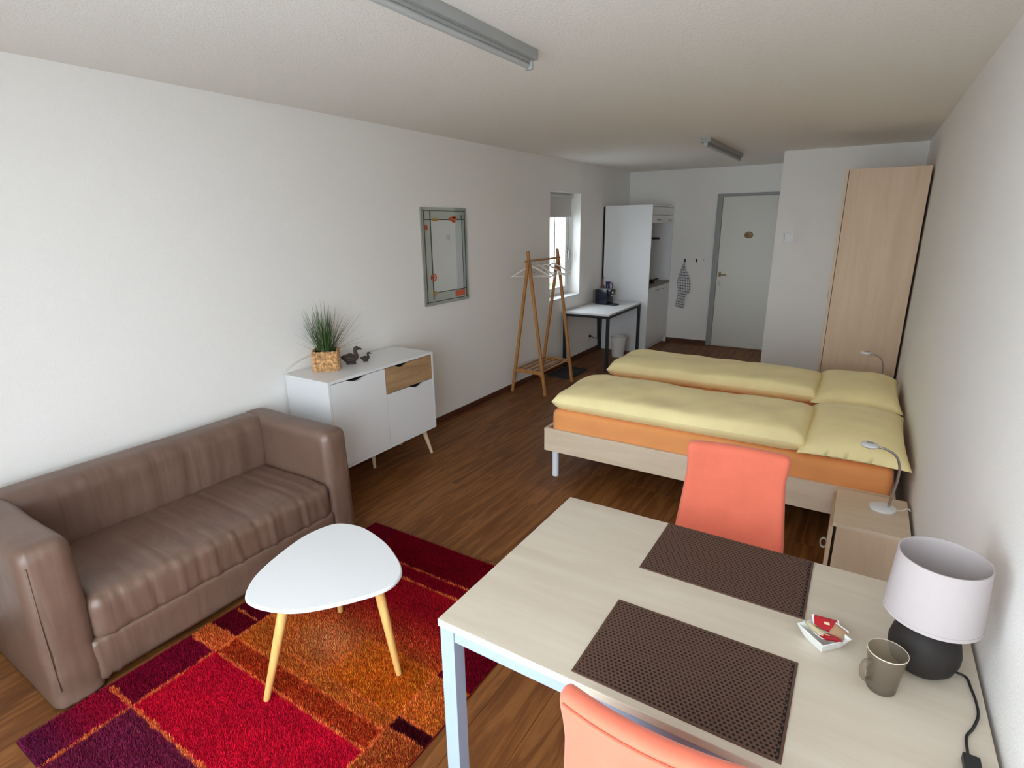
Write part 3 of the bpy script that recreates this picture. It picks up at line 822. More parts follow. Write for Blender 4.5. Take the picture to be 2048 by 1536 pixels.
# ------------------------------------------------------------------ white table with black frame and the things on it
tt = thing('small_table', (.318, 6.565, 0), 'white-topped table with black metal frame beside the kitchenette', 'table', math.radians(1.5))
tw, tl, th = .30, .60, .705
MB().box(-tw, tw, -tl, tl, th - .022, th, .002).build('tabletop', 'white', tt)
for s in (-1, 1):
    for q in (-1, 1):
        MB().box(s * tw - (.035 if s > 0 else 0), s * tw + (.035 if s < 0 else 0), q * tl - (.035 if q > 0 else 0), q * tl + (.035 if q < 0 else 0), 0, th - .022, .002).build('leg', 'black', tt)
for s in (-1, 1):
    MB().box(s * tw - (.02 if s > 0 else 0), s * tw + (.02 if s < 0 else 0), -tl + .035, tl - .035, th - .052, th - .022).build('apron', 'black', tt)
    MB().box(-tw + .035, tw - .035, s * tl - (.02 if s > 0 else 0), s * tl + (.02 if s < 0 else 0), th - .052, th - .022).build('apron', 'black', tt)

cm = thing('coffee_machine', (.235, 6.80, th), 'dark navy capsule coffee machine on the small table', 'coffee machine', math.radians(-12))
MB().box(-.115, .075, -.075, .075, .004, .20, .012).build('body', 'navy', cm, 40)
MB().box(-.165, -.118, -.06, .06, .006, .19, .008).build('water_tank', 'tinted', cm, 40)
MB().box(.060, .125, -.055, .055, .135, .205, .012).build('brewing_head', 'navy', cm, 40)
MB().tube([(.10, 0, .135), (.10, 0, .112)], [.014, .011], 14).build('spout', 'chrome', cm, True)
MB().box(.07, .185, -.055, .055, 0, .018, .004).build('drip_tray', 'black', cm)
MB().box(-.10, .06, -.06, .06, .200, .207, .003).build('cup_shelf', 'chrome', cm)
MB().tube([(.124, -.02, .165), (.136, -.02, .165)], [.018, .017], 14).build('button', 'chrome', cm, True)
b1 = thing('blue_jug', (.19, 6.985, th), 'cobalt blue jug behind the coffee machine', 'jug')
MB().lathe([(.030, 0), (.034, .06), (.036, .15), (.028, .21), (.026, .26), (.032, .28)], 20).build('body', 'bluecup', b1, True)
MB().tube(catmull([(.028, 0, .27), (.065, 0, .25), (.065, 0, .16), (.033, 0, .13)], 5), .006, 8).build('handle', 'bluecup', b1, True)
b2 = thing('brown_bottle', (.11, 6.99, th), 'slim brown bottle behind the coffee machine', 'bottle')
MB().lathe([(.028, 0), (.03, .02), (.03, .2), (.013, .25), (.012, .32)], 20).build('body', 'brownbottle', b2, True)
MB().lathe([(.014, 0), (.014, .03)], 16, (0, 0, .318)).build('cap', 'black', b2, True)

bn = thing('waste_bin', (.43, 6.84, 0), 'small white swing bin under the small table', 'bin')
MB().ring([(.078, 0), (.105, .27), (.100, .27), (.074, .006)], 28).build('body', 'binwhite', bn, 40)
MB().lathe([(.074, .002), (.074, .006)], 28).build('bottom', 'binwhite', bn)
MB().ring([(.100, .262), (.110, .262), (.110, .275), (.100, .275)], 28).build('rim', 'binwhite', bn, 40)

so = thing('wall_socket', (0, 6.82, .245), 'white wall socket with a black plug below the table', 'socket')
MB().box(0, .008, -.04, .04, -.04, .04, .003).build('plate', 'white', so)
MB().lathe([(.016, .008), (.014, .035)], 14).xform(lambda x, y, z: (z, x, y)).build('plug', 'cordblack', so, True)
MB().tube(catmull([(.03, 0, 0), (.06, .06, -.03), (.05, .18, -.05), (.03, .22, .1), (.025, .20, .40)], 6), .004, 8).build('cable', 'cordblack', so, True)

# ------------------------------------------------------------------ kitchenette
ky0, ky1, kx, kz = 7.205, 8.155, .687, 1.977
kh = thing('kitchenette_housing', (kx / 2, (ky0 + ky1) / 2, 0), 'tall white housing panels around the kitchenette', 'cabinet')
kc, kyc = kx / 2, (ky0 + ky1) / 2
MB().box(.028 - kc, kx - kc, ky0 - kyc, ky0 + .02 - kyc, 0, kz, .001).build('side_panel', 'white', kh)
MB().box(.012 - kc, kx - kc, ky1 - .02 - kyc, ky1 - kyc, 0, kz, .001).build('side_panel', 'white', kh)
MB().box(.012 - kc, kx - kc, ky0 + .02 - kyc, ky1 - .02 - kyc, kz - .02, kz).build('top_panel', 'white', kh)
MB().box(.012 - kc, .022 - kc, ky0 + .02 - kyc, ky1 - .02 - kyc, .94, 1.745).build('back_panel', 'cream', kh)
MB().box(.002 - kc, .027 - kc, ky0 + .003 - kyc, ky0 + .012 - kyc, .06, kz - .01).build('gap_shade_strip', 'dark', kh)  # dark strip in place of the shade between side panel and wall
bc = thing('base_cabinet', (kx / 2, kyc, 0), 'white kitchenette base cabinet with two doors', 'cabinet')
MB().box(.03 - kc, kx - .022 - kc, ky0 + .022 - kyc, ky1 - .022 - kyc, .08, .895).build('body', 'whitematt', bc)
MB().box(.06 - kc, kx - .06 - kc, ky0 + .022 - kyc, ky1 - .022 - kyc, 0, .08).build('plinth', 'whitematt', bc)
for a, b in ((ky0 + .024, kyc - .002), (kyc + .002, ky1 - .024)):
    dd = MB().box(kx - .02 - kc, kx - .002 - kc, a - kyc, b - kyc, .085, .89, .002).build('door', 'white', bc)
    yc = (b - .10 if a < kyc - .1 else a + .10) - kyc
    MB().tube(catmull([(kx - .003 - kc, yc - .055, .835), (kx + .02 - kc, yc - .045, .835), (kx + .02 - kc, yc + .045, .835), (kx - .003 - kc, yc + .055, .835)], 4), .005, 8).build('handle', 'chrome', dd, True)
wt = thing('worktop', (kx / 2, kyc, .897), 'speckled grey worktop inside the kitchenette', 'worktop')
MB().box(.024 - kc, kx + .004 - kc, ky0 + .022 - kyc, ky1 - .022 - kyc, 0, .03, .003).build('slab', 'counter', wt)
MB().box(.024 - kc, .04 - kc, ky0 + .022 - kyc, ky1 - .022 - kyc, .03, .09, .002).build('upstand', 'counter', wt)
MB().box(.16 - kc, .5 - kc, .12, .42, .030, .034, .002).build('sink_rim', 'chrome', wt)
MB().tube(catmull([(-.22, .22, .03), (-.22, .22, .22), (-.16, .22, .27), (-.06, .22, .25)], 5), .010, 10).build('tap', 'chrome', wt, True)
wc = thing('wall_cabinet', (kx / 2, kyc, 1.745), 'white top cabinet of the kitchenette with a flap', 'cabinet')
MB().box(.03 - kc, kx - .03 - kc, ky0 + .022 - kyc, ky1 - .022 - kyc, .0, .21).build('body', 'whitematt', wc)
MB().box(kx - .028 - kc, kx - .008 - kc, ky0 + .024 - kyc, ky1 - .024 - kyc, .105, .208, .002).build('upper_flap', 'white', wc)
fl = MB().box(kx - .028 - kc, kx - .004 - kc, ky0 + .024 - kyc, ky1 - .024 - kyc, .0, .098, .002).build('lower_flap', 'white', wc)
for s in (-.2, .3):
    MB().tube(catmull([(kx - .006 - kc, s - .05, .04), (kx + .018 - kc, s - .04, .04), (kx + .018 - kc, s + .04, .04), (kx - .006 - kc, s + .05, .04)], 4), .006, 8).build('handle', 'chrome', fl, True)
pn = thing('cooking_pan', (.555, 7.60, .9275), 'dark red pan at the front of the kitchenette worktop', 'pan')
MB().ring([(.07, 0), (.085, .045), (.080, .045), (.066, .004)], 24).build('body', 'darkred', pn, 40)
MB().lathe([(.066, .001), (.066, .005)], 24).build('bottom', 'black', pn)
MB().tube([(.03, .07, .038), (.05, .16, .045), (.06, .22, .046)], [.008, .009, .010], 8).build('handle', 'black', pn, True)
ut = thing('towel_holder', (.43, ky1 - .02, 1.525), 'black bar holder on the inner kitchenette side panel', 'holder')
MB().box(-.075, .075, -.012, 0, -.014, .014, .003).build('plate', 'black', ut)
MB().tube(catmull([(-.06, -.01, 0), (-.06, -.05, .002), (.0, -.058, .004), (.06, -.05, .002), (.06, -.01, 0)], 4), .007, 8).build('bar', 'black', ut, True)

# ------------------------------------------------------------------ hooks, towel, plate, thermostat
for k, (x, z, mt, lb) in enumerate(((.891, 1.213, 'black', 'black wall hook holding the checked towel'), (1.056, 1.217, 'black', 'empty black wall hook between towel and door'), (1.155, 1.226, 'white', 'white wall hook nearest the entrance door'))):
    h = thing('wall_hook', (x, YF, z), lb, 'hook', 0, 'hooks beside the entrance door')
    MB().box(-.012, .012, -.005, 0, -.022, .022, .002).build('plate', mt, h)
    MB().tube(catmull([(0, -.004, .005), (0, -.026, -.004), (0, -.032, -.02), (0, -.028, .012)], 5), .0045, 8).build('peg', mt, h, True)
tw_ = thing('tea_towel', (.891, YF - .03, 1.205), 'grey and white checked tea towel hanging from a hook', 'towel')
nu, nv = 24, 60; V = []; F = []; UV = []
zk = [0, .05, .12, .20, .30, .40, .445, .47, .56, .67]
xl = [-.004, -.016, -.040, -.062, -.085, -.070, -.060, -.062, -.075, -.090]; xr = [.004, .014, .030, .085, .112, .118, .100, .055, .048, .042]
for j in range(nv + 1):
    z_ = .67 * j / nv; a_, b_ = np.interp(z_, zk, xl), np.interp(z_, zk, xr)
    for i in range(nu + 1):
        u = i / nu; xx = a_ + (b_ - a_) * u
        V.append((xx, .011 * math.sin(u * 15 + z_ * 3) * min(1, z_ * 9) - .006, -z_ - .02 * (u - .3) * min(1, z_ * 3))); UV.append((u * .30, z_))
for j in range(nv):
    for i in range(nu): F.append((j * (nu + 1) + i, j * (nu + 1) + i + 1, (j + 1) * (nu + 1) + i + 1, (j + 1) * (nu + 1) + i))
me = bpy.data.meshes.new('cloth'); me.from_pydata(V, [], F); uvl = me.uv_layers.new(name='UVMap')
for lp in me.loops: uvl.data[lp.index].uv = UV[lp.vertex_index]
me.polygons.foreach_set('use_smooth', [True] * len(me.polygons)); me.materials.append(M['towel'])
to = bpy.data.objects.new('cloth', me); COL.objects.link(to); to.parent = tw_
sm = to.modifiers.new('thickness', 'SOLIDIFY'); sm.thickness = .003

dp = thing('door_plate', (1.732, YF - .0205, 1.572), 'small oval brass plate on the entrance door', 'door plate')
MB().lathe([(.058, 0), (.058, .004), (.054, .006)], 32).xform(lambda x, y, z: (x, -z, y * .78)).build('plate', 'brass', dp, 40)
MB().ring([(.044, .006), (.048, .006), (.048, .0075), (.044, .0075)], 32).xform(lambda x, y, z: (x, -z, y * .78)).build('ring', 'ink', dp)
MB().lathe([(.010, .006), (.010, .0075)], 12, (-.017, -.002, 0), .8, 1.4).xform(lambda x, y, z: (x, -z, y)).build('mark', 'ink', dp)
MB().ring([(.007, .006), (.013, .006), (.013, .0075), (.007, .0075)], 16, (.014, 0, 0), .9, 1.2).xform(lambda x, y, z: (x, -z, y)).build('mark', 'ink', dp)

ts = thing('light_switch', (2.376, YP, 1.572), 'white switch box on the partition wall beside the wardrobe', 'switch')
MB().box(-.06, .06, -.012, 0, -.046, .046, .003).build('plate', 'white', ts)
MB().box(-.05, -.035, -.026, -.012, -.036, .040, .003).build('rocker', 'cream', ts)
MB().box(.02, .05, -.018, -.012, -.03, .03, .002).build('rocker', 'white', ts)

# ------------------------------------------------------------------ ceiling lamps
for y0, y1, lb in ((.63, 2.13, 'long grey fluorescent ceiling batten nearer the camera'), (5.2, 6.70, 'grey fluorescent ceiling batten by the entrance')):
    l = thing('ceiling_lamp', (1.795, (y0 + y1) / 2, H), lb, 'ceiling lamp', 0, 'fluorescent ceiling battens')
    hl = (y1 - y0) / 2
    MB().box(-.04, .04, -hl, hl, -.040, 0, .002).build('housing', 'fluor', l)
    MB().box(-.018, .018, -hl + .03, hl - .03, -.052, -.040, .002).build('tray', 'fluor', l)
    MB().tube([(0, -hl + .02, -.060), (0, hl - .02, -.060)], .012, 14).build('tube', 'fluor2', l, True)
    for s in (-1, 1): MB().box(-.018, .018, s * hl - (.022 if s > 0 else 0), s * hl + (.022 if s < 0 else 0), -.074, -.040, .003).build('end_cap', 'fluor2', l)

# ------------------------------------------------------------------ wardrobe
wa = thing('wardrobe', (3.185, 6.12, 0), 'tall maple wardrobe between the bed and partition', 'wardrobe')
wx0, wx1, wy0, wy1, wz = 2.893 - 3.185, 3.478 - 3.185, 5.5 - 6.12, 6.735 - 6.12, 2.16
for yy in (wy0, wy1 - .02): MB().box(wx0 + .024, wx1, yy, yy + .02, 0, wz, .001).build('side_panel', 'maple_v', wa)
MB().box(wx0 + .024, wx1, wy0 + .02, wy1 - .02, wz - .02, wz).build('top_panel', 'maple_v', wa)
MB().box(wx1 - .012, wx1 - .004, wy0 + .02, wy1 - .02, .06, wz - .02).build('back_panel', 'maple_v', wa)
MB().box(wx0 + .05, wx1 - .02, wy0 + .02, wy1 - .02, 0, .08).build('plinth', 'maple_v', wa)
for a, b in ((wy0 + .001, (wy0 + wy1) / 2 - .0015), ((wy0 + wy1) / 2 + .0015, wy1 - .001)):
    dd = MB().box(wx0, wx0 + .020, a, b, .08, wz - .003, .001).build('door', 'maple_v', wa)
    yc = b - .05 if a < -.3 else a + .05
    MB().tube(catmull([(wx0 + .001, yc, 1.0), (wx0 - .022, yc, 1.015), (wx0 - .022, yc, 1.115), (wx0 + .001, yc, 1.13)], 4), .005, 8).build('handle', 'chrome', dd, True)

# ------------------------------------------------------------------ beds
bx0, bx1, by0, by1 = 1.363, 3.435, 3.057, 5.0
bd = thing('bed_frame', (2.4, 4.03, 0), 'low maple double bed frame with round steel legs', 'bed')
B = lambda x: x - 2.4
C_ = lambda y: y - 4.03
for yy in (by0, by1 - .025): MB().box(B(bx0), B(bx1), C_(yy), C_(yy + .025), .200, .368, .002).build('side_rail', 'maple', bd)
MB().box(B(bx0), B(bx0 + .025), C_(by0 + .025), C_(by1 - .025), .200, .368, .002).build('foot_board', 'maple_v', bd)
MB().box(B(bx1 - .025), B(bx1), C_(by0 + .025), C_(by1 - .025), .200, .368, .002).build('head_board', 'maple_v', bd)
for k in range(12):
    x_ = B(bx0 + .1 + k * .165); MB().box(x_, x_ + .07, C_(by0 + .026), C_(by1 - .026), .262, .278).build('slat', 'oakleg', bd)
MB().box(B(bx0 + .026), B(bx1 - .026), C_(4.015), C_(4.045), .20, .261).build('centre_rail', 'maple', bd)
for x_ in (bx0 + .07, bx1 - .09):
    for y_ in (by0 + .045, by1 - .045): MB().lathe([(.024, 0), (.024, .2)], 20, (B(x_), C_(y_), 0)).build('leg', 'whitemetal', bd, 40)


def mattress(y0, y1, label):
    t_ = thing('mattress', (2.41, (y0 + y1) / 2, .28), label, 'mattress', 0, 'orange-sheeted mattresses')
    V, F, N = rgrid(1.005, (y1 - y0) / 2, .112, .045, .03)
    V = V + N * (vnoise(V, 5, int(y0 * 10)) * .004)[:, None] + np.array([0, 0, .112])
    MB().add(V, F).build('fitted_sheet', 'orange', t_, 179)


mattress(3.085, 4.02, 'orange-sheeted mattress on the near side of the bed')
mattress(4.04, 4.972, 'orange-sheeted mattress on the far side of the bed')
MT = .508


def cushion(name, label, cat, x0, x1, y0, y1, z0, hgt, px, py, mat, seed, grp, dz=None, pw=.5, res=.022, shear=0, wav=.010, edge=.4, pinch=0):
    """soft bag: rounded outline, domed top, thin edge"""
    t_ = thing(name, ((x0 + x1) / 2, (y0 + y1) / 2, z0), label, cat, 0, grp)
    nx_, ny_ = int((x1 - x0) / res), int((y1 - y0) / res); hx, hy = (x1 - x0) / 2, (y1 - y0) / 2
    U, Vv = np.meshgrid(np.linspace(-1, 1, nx_ + 1), np.linspace(-1, 1, ny_ + 1), indexing='ij'); U, Vv = U.ravel(), Vv.ravel()
    dome = (np.clip(1 - np.abs(U) ** px, 0, 1) ** pw) * (np.clip(1 - np.abs(Vv) ** py, 0, 1) ** pw)
    X, Y = U * hx, Vv * hy
    nz = vnoise(np.stack([X, Y, X * 0], 1), 8, seed) * wav * 1.4 + vnoise(np.stack([X, Y, X * 0], 1), 19, seed + 1) * wav * .6
    off = dz(X, Y, hx, hy) if dz else np.zeros_like(X)
    if shear: X = X + shear * Vv * np.abs(Vv)
    if pinch:      # sides drawn in between the pointed corners, creased hem on the near edge
        X = X * (1 - pinch * (1 - Vv ** 2) * np.abs(U) ** 2); Y = Y * (1 - pinch * (1 - U ** 2) * np.abs(Vv) ** 2)
        off = off + .007 * np.sin(X * 62 + Y * 14) * np.clip((-Vv - .7) / .3, 0, 1) * (1 - U ** 4)
    zc = hgt * edge
    top = np.stack([X, Y + nz * .5 * (1 - dome), zc + .003 + (hgt - zc) * dome + nz * dome + off], 1)
    bot = np.stack([X, Y + nz * .5 * (1 - dome), np.maximum(zc - zc * 1.6 * dome, 0) + .001], 1)
    n_ = len(X); V = np.vstack([top, bot]); F = []
    idx = lambda i, j: i * (ny_ + 1) + j
    for i in range(nx_):
        for j in range(ny_):
            F.append((idx(i, j), idx(i + 1, j), idx(i + 1, j + 1), idx(i, j + 1))); F.append((n_ + idx(i, j), n_ + idx(i, j + 1), n_ + idx(i + 1, j + 1), n_ + idx(i + 1, j)))
    ed = [idx(i, 0) for i in range(nx_)] + [idx(nx_, j) for j in range(ny_)] + [idx(i, ny_) for i in range(nx_, 0, -1)] + [idx(0, j) for j in range(ny_, 0, -1)]
    for k in range(len(ed)):
        a, b = ed[k], ed[(k + 1) % len(ed)]; F.append((a, n_ + a, n_ + b, b))
    MB().add(V, F).build('cover', mat, t_, 179)
    return t_


def corner_droop(X, Y, hx, hy):
    u, v = X / hx, Y / hy
    return .055 * (np.abs(u) * np.abs(v)) ** 3 * 0 - 0 * X


cushion('duvet', 'yellow duvet folded lengthwise on the near mattress', 'duvet', 1.405, 2.99, 3.085, 3.745, MT, .130, 14, 5.0, 'yellow', 11, 'yellow folded duvets', wav=.016, edge=.40, pw=.36)
cushion('duvet', 'yellow duvet folded lengthwise on the far mattress', 'duvet', 1.395, 2.97, 4.09, 4.745, MT, .130, 14, 5.0, 'yellow', 23, 'yellow folded duvets', wav=.014, edge=.40, pw=.36)
cushion('pillow', 'large yellow pillow on the near mattress', 'pillow', 2.955, 3.48, 3.045, 3.985, MT, .13, 3.0, 3.0, 'yellow', 31, 'yellow pillows', edge=.15, pinch=.06)
cushion('pillow', 'large yellow pillow on the far mattress', 'pillow', 2.935, 3.48, 4.05, 4.95, MT, .13, 3.0, 3.0, 'yellow', 43, 'yellow pillows', edge=.15, pinch=.06)


# ------------------------------------------------------------------ bedside tables and lamps
def nightstand(y0, y1, label):
    t_ = thing('nightstand', (3.32, (y0 + y1) / 2, 0), label, 'nightstand', 0, 'maple nightstands')
    hx, hy, z = .16, (y1 - y0) / 2, .38
    for s in (-1, 1): MB().box(-hx + .03, hx, s * hy - (.018 if s > 0 else 0), s * hy + (.018 if s < 0 else 0), 0, z - .018, .001).build('side_panel', 'maple_v', t_)
    MB().box(-hx + .012, hx, -hy, hy, z - .018, z, .0015).build('top_panel', 'maple', t_)
    MB().box(-hx + .03, hx - .01, -hy + .018, hy - .018, .05, .066).build('bottom_panel', 'maple', t_)
    MB().box(hx - .01, hx - .004, -hy + .018, hy - .018, .05, z - .018).build('back_panel', 'maple_v', t_)
    dd = MB().box(-hx, -hx + .018, -hy + .002, hy - .002, .04, z - .024, .0015).build('door', 'maple_v', t_)
    MB().ring([(.016 + .004 * math.cos(a), .004 * math.sin(a)) for a in np.linspace(0, 6.283, 8, endpoint=False)], 20).xform(lambda x, y, z_: (-hx - .012 + x * .9, y + z_ - hy + .05, 0.24 + y * 0 + (x * 0) + y)).build('ring_handle', 'chrome', dd, True)
    return t_


nightstand(2.60, 3.02, 'maple nightstand between the desk and bed')
nightstand(5.04, 5.44, 'maple nightstand hidden behind the far pillow')


def bedside(loc, rz, label):
    l = thing('bedside_lamp', loc, label, 'lamp', rz, 'gooseneck bedside lamps')
    MB().lathe([(.055, 0), (.058, .006), (.056, .013), (.046, .019), (.02, .022)], 36).build('base', 'white', l, 40)
    path = catmull([(.022, 0, .02), (.030, 0, .09), (.038, 0, .17), (.036, 0, .235), (.014, 0, .288), (-.028, 0, .312), (-.062, 0, .318)], 8)
    nk = MB()
    nk.tube(path, [.0052 + .0008 * (k % 2) for k in range(len(path))], 10); nk.build('gooseneck', 'chrome', l, True)
    hd_ = MB().lathe([(.010, -.012), (.030, -.010), (.037, -.003), (.036, .006), (.026, .010), (.01, .011)], 32)
    hd_.xform(lambda x, y, z: (x * 1.05 - .098 + .12 * z, y, .322 + z + .06 * (-x))).build('lamp_head', 'white', l, 40)
    MB().box(-.112, -.080, -.010, .010, .329, .3345, .001).build('head_plate', 'framegrey', l)
    MB().tube(catmull([(.05, .0, .008), (.08, .004, .012), (.10, .0, .03), (.112, 0, .02)], 4), .0025, 6).build('cord', 'white', l, True)


bedside((3.372, 2.868, .38), .0, 'white gooseneck lamp on the near nightstand')
bedside((3.335, 5.13, .38), .0, 'white gooseneck lamp behind the far pillow')

# ------------------------------------------------------------------ desk and the things on it
dx0, dx1, dy0, dy1, dz = 2.293, 3.487, .769, 1.572, .744
dk = thing('desk', ((dx0 + dx1) / 2, (dy0 + dy1) / 2, 0), 'pale maple desk with grey metal legs', 'desk')
hx, hy = (dx1 - dx0) / 2, (dy1 - dy0) / 2
MB().box(-hx, hx, -hy, hy, dz - .022, dz, .002).build('tabletop', 'maple_top', dk)
LG = .045
for s in (-1, 1):
    for q in (-1, 1):
        xa = -hx + .004 if s < 0 else hx - .004 - LG; ya_ = -hy + .004 if q < 0 else hy - .004 - LG
        MB().box(xa, xa + LG, ya_, ya_ + LG, 0, dz - .022, .002).build('leg', 'greymetal', dk)
for q in (-1, 1):
    ya_ = -hy + .008 if q < 0 else hy - .008 - .022
    MB().box(-hx + .004 + LG, hx - .004 - LG, ya_, ya_ + .022, dz - .060, dz - .022, .001).build('apron', 'greymetal', dk)
    xa = -hx + .008 if q < 0 else hx - .008 - .022
    MB().box(xa, xa + .022, -hy + .004 + LG, hy - .004 - LG, dz - .060, dz - .022, .001).build('apron', 'greymetal', dk)


def placemat(xc, yc, label):
    t_ = thing('placemat', (xc, yc, dz), label, 'placemat', 0, 'brown placemats')
    w_, d_ = .2255, .150
    MB().box(-w_ + .001, w_ - .001, -d_ + .001, d_ - .001, 0, .0012).build('backing', 'mat_back', t_)
    p = .0112; r_ = p / math.sqrt(3); V = []; F = []
    nx_ = int((2 * w_ - .008) / p); ny_ = int((2 * d_ - .008) / (p * math.sqrt(3) / 2))
    for j in range(ny_):
        for i in range(nx_):
            cx_ = -w_ + .0095 + i * p + (p / 2 if j % 2 else 0) - p / 4; cy_ = -d_ + .0095 + j * p * math.sqrt(3) / 2
            o = len(V)
            for k in range(6):
                a = math.pi / 6 + k * math.pi / 3; V.append((cx_ + r_ * math.cos(a), cy_ + r_ * math.sin(a), .0026))
            for k in range(6):
                a = math.pi / 6 + k * math.pi / 3; V.append((cx_ + r_ * .62 * math.cos(a), cy_ + r_ * .62 * math.sin(a), .0030))
            for k in range(6):
                a = math.pi / 6 + k * math.pi / 3; V.append((cx_ + r_ * .55 * math.cos(a), cy_ + r_ * .55 * math.sin(a), .0012))
            for k in range(6):
                k2 = (k + 1) % 6; F += [(o + k, o + k2, o + 6 + k2, o + 6 + k), (o + 6 + k, o + 6 + k2, o + 12 + k2, o + 12 + k)]
    wv = MB().add(V, F).build('open_weave', 'mat_top', t_); wv['kind'] = 'stuff'
    m_ = MB()
    for (a, b, c_, e_) in ((-w_, w_, -d_, -d_ + .006), (-w_, w_, d_ - .006, d_), (-w_, -w_ + .006, -d_ + .006, d_ - .006), (w_ - .006, w_, -d_ + .006, d_ - .006)): m_.box(a, b, c_, e_, 0, .0031)
    m_.build('hem', 'mat_top', t_)


placemat(2.902, 1.418, 'brown placemat in front of the far orange chair')
placemat(2.905, .942, 'brown placemat in front of the near orange chair')

# dish with sachets
ds = thing('square_dish', (3.173, 1.197, dz), 'small white square porcelain dish holding sachets', 'dish', math.radians(2))
def sq(h, z, ang=math.pi / 4 + .78): return [(h * math.cos(ang + k * math.pi / 2), h * math.sin(ang + k * math.pi / 2), z) for k in range(4)]
lv = [sq(.034, 0), sq(.038, .003), sq(.060, .036), sq(.0565, .0365), sq(.035, .006)]
V = [p for l in lv for p in l]; F = [(3, 2, 1, 0)] + [(i * 4 + k, i * 4 + (k + 1) % 4, i * 4 + 4 + (k + 1) % 4, i * 4 + 4 + k) for i in range(4) for k in range(4)] + [(16, 17, 18, 19)]
MB().add(V, F).build('dish_body', 'porcelain', ds)


def sachet(loc, rot, sx_, sy_, mat, label, marks=None):
    t_ = thing('sachet', loc, label, 'sachet', 0, 'sachets in the white dish'); t_.rotation_euler = rot
    n = 10; V = []; F = []
    for s in (1, -1):
        for i in range(n + 1):
            for j in range(n + 1):
                u, v = i / n * 2 - 1, j / n * 2 - 1; V.append((u * sx_, v * sy_, s * (.0055 * (1 - u ** 4) * (1 - v ** 4) + .0004)))
    N_ = (n + 1) ** 2
    for s in range(2):
        for i in range(n):
            for j in range(n):
                q = [s * N_ + i * (n + 1) + j, s * N_ + (i + 1) * (n + 1) + j, s * N_ + (i + 1) * (n + 1) + j + 1, s * N_ + i * (n + 1) + j + 1]; F.append(q if s == 0 else q[::-1])
    MB().add(V, F).build('wrapper', mat, t_, 179)
    for (a, b, c_, e_, mm) in marks or []: MB().box(a, b, c_, e_, .0050, .0064).build('print', mm, t_)
    for s in (-1, 1): MB().box(s * sx_ - .003, s * sx_ + .003, -sy_, sy_, -.0006, .0006).build('crimp', 'porcelain', t_)


sachet((3.176, 1.222, dz + .040), (.35, .1, .25), .028, .019, 'red', 'red sachet at the back of the white dish', [(-.006, .006, -.005, .002, 'creamfoil')])
sachet((3.157, 1.190, dz + .040), (-.45, -.1, -.85), .026, .019, 'creamfoil', 'cream sachet with brown print in the white dish', [(-.004, -.001, -.007, .006, 'ink'), (.003, .006, -.007, .006, 'ink')])
sachet((3.186, 1.180, dz + .036), (-.3, .2, .55), .027, .018, 'red', 'red sachet at the front of the white dish', [(-.012, -.003, -.006, .002, 'creamfoil')])
sachet((3.202, 1.206, dz + .034), (.3, -.25, 1.2), .024, .016, 'tanfoil', 'tan sachet at the right of the white dish')

# mug
mg = thing('glass_mug', (3.295, 1.110, dz), 'tinted grey-brown glass mug beside the table lamp', 'mug', math.radians(222))
MB().ring([(.001, 0), (.027, 0), (.029, .004), (.0385, .100), (.0358, .100), (.0268, .008), (.001, .007)], 36).build('body', 'tinted', mg, 40)
MB().ring([(.0383, .0985), (.0392, .0985), (.0392, .1006), (.0383, .1006)], 36).build('rim', 'rimglass', mg, 40)
MB().tube(catmull([(.035, 0, .082), (.052, 0, .080), (.058, 0, .060), (.050, 0, .036), (.031, 0, .028)], 6), .0045, 10, flat=1.6).build('handle', 'tinted', mg, True)

# table lamp
tl_ = thing('table_lamp', (3.374, 1.233, dz), 'table lamp with dark pebble base and pale drum shade', 'lamp')
prof = [(.030, 0), (.047, .004), (.062, .020), (.070, .045), (.0705, .062), (.065, .088), (.053, .110), (.036, .126), (.016, .134), (.010, .136)]
MB().lathe(prof, 44).build('base', 'pebble', tl_, 60)
MB().tube([(0, 0, .13), (0, 0, .185)], .008, 12).build('stem', 'whitemetal', tl_, True)
MB().lathe([(.014, .165), (.016, .17), (.016, .21)], 18).build('lamp_holder', 'whitemetal', tl_, 40)
zb, zt = .147, .292
MB().ring([(.0915, zb), (.0935, zb), (.0855, zt), (.0835, zt)], 56).build('shade', 'shade', tl_, 50)
MB().ring([(.0908, zb - .002), (.0945, zb - .002), (.0942, zb + .006), (.091, zb + .006)], 56).build('shade_trim', 'shade', tl_, 50)
MB().ring([(.0828, zt - .006), (.0864, zt - .006), (.0860, zt + .002), (.083, zt + .002)], 56).build('shade_trim', 'shade', tl_, 50)
m = MB()
for k in range(3):
    a = k * 2.094; m.tube([(0, 0, .205), (.090 * math.cos(a), .090 * math.sin(a), .185)], .0015, 6)
m.build('shade_spider', 'whitemetal', tl_, True)
cp = [(3.425, 1.236), (3.447, 1.246), (3.462, 1.238), (3.466, 1.207), (3.470, 1.170), (3.469, 1.125), (3.455, 1.08), (3.441, 1.048), (3.438, 1.0)]
MB().tube(catmull([(a - 3.374, b - 1.233, .0045 + (.006 if k == 0 else 0)) for k, (a, b) in enumerate(cp)], 6), .0028, 8).build('cord', 'cordblack', tl_, True)
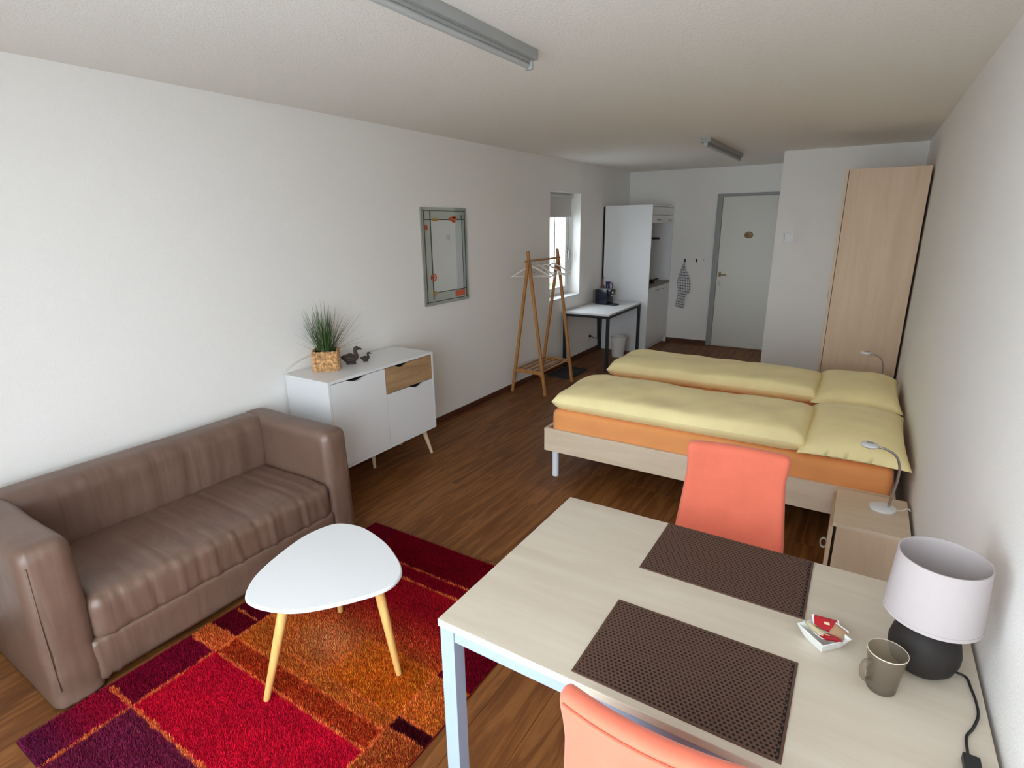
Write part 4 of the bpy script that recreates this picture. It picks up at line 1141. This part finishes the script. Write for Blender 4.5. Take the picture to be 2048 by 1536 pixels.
MB().box(.052, .080, -.325, -.243, .001, .018, .003).build('cord_switch', 'cordblack', tl_)


# ------------------------------------------------------------------ chairs
def chair(loc, rz, label):
    """local: sitter looks to +y, backrest at -y"""
    t_ = thing('dining_chair', loc, label, 'chair', rz, 'orange upholstered chairs')
    V, F, N = rgrid(.212, .215, .05, .028, .02)
    V = V + np.array([0, .0, .43]); V[:, 2] += .006 * np.cos(V[:, 0] * 6) * (N[:, 2] > .5)
    MB().add(V, F).build('seat', 'coral', t_, 179)
    V, F, N = rgrid(.205, .026, .29, .022, .014)
    zt_ = (V[:, 2] + .29) / .58                    # 0 bottom .. 1 top
    V = V.copy(); V[:, 0] *= np.interp(zt_, [0, .4, .62, .80, .88, .94, 1.0], [1.03, .98, .92, .875, .885, .91, .905])
    xn = V[:, 0] / .2
    V[:, 1] += -.022 + .030 * xn ** 2 * (.3 + .7 * zt_)
    V[:, 1] += -.215 - .085 * zt_ ** 1.15
    V[:, 2] += .63 + .012 * (1 - xn ** 2) * zt_ * 0
    bk_ = MB().add(V, F).build('backrest', 'coral', t_, 179)
    pth = []
    for k in range(25):
        x_ = -.170 + .340 * k / 24; xn_ = x_ / .2
        pth.append((x_, -.215 - .085 * .97 - .022 + .030 * xn_ ** 2 - .0265, .905))
    MB().tube(pth, .0022, 6).build('seam', 'coral_seam', bk_, True)
    for s in (-1, 1):
        for q, yy in ((1, .17), (-1, -.20)):
            a = Vector((s * .185, yy + (-.05 if q < 0 else .01), 0)); b = Vector((s * .18, yy, .39))
            V = []
            for p_, w_ in ((a, .013), (b, .019)): V += [p_ + Vector((i * w_, j * w_, 0)) for i, j in ((-1, -1), (1, -1), (1, 1), (-1, 1))]
            MB().add(V, [(3, 2, 1, 0), (4, 5, 6, 7)] + [(k, (k + 1) % 4, (k + 1) % 4 + 4, k + 4) for k in range(4)]).build('leg', 'beech', t_)
    return t_


chair((2.942, .884, 0), 0.0, 'orange upholstered chair nearest the camera, back to viewer')
chair((2.835, 1.655, 0), math.pi + .06, 'orange upholstered chair between the desk and bed')
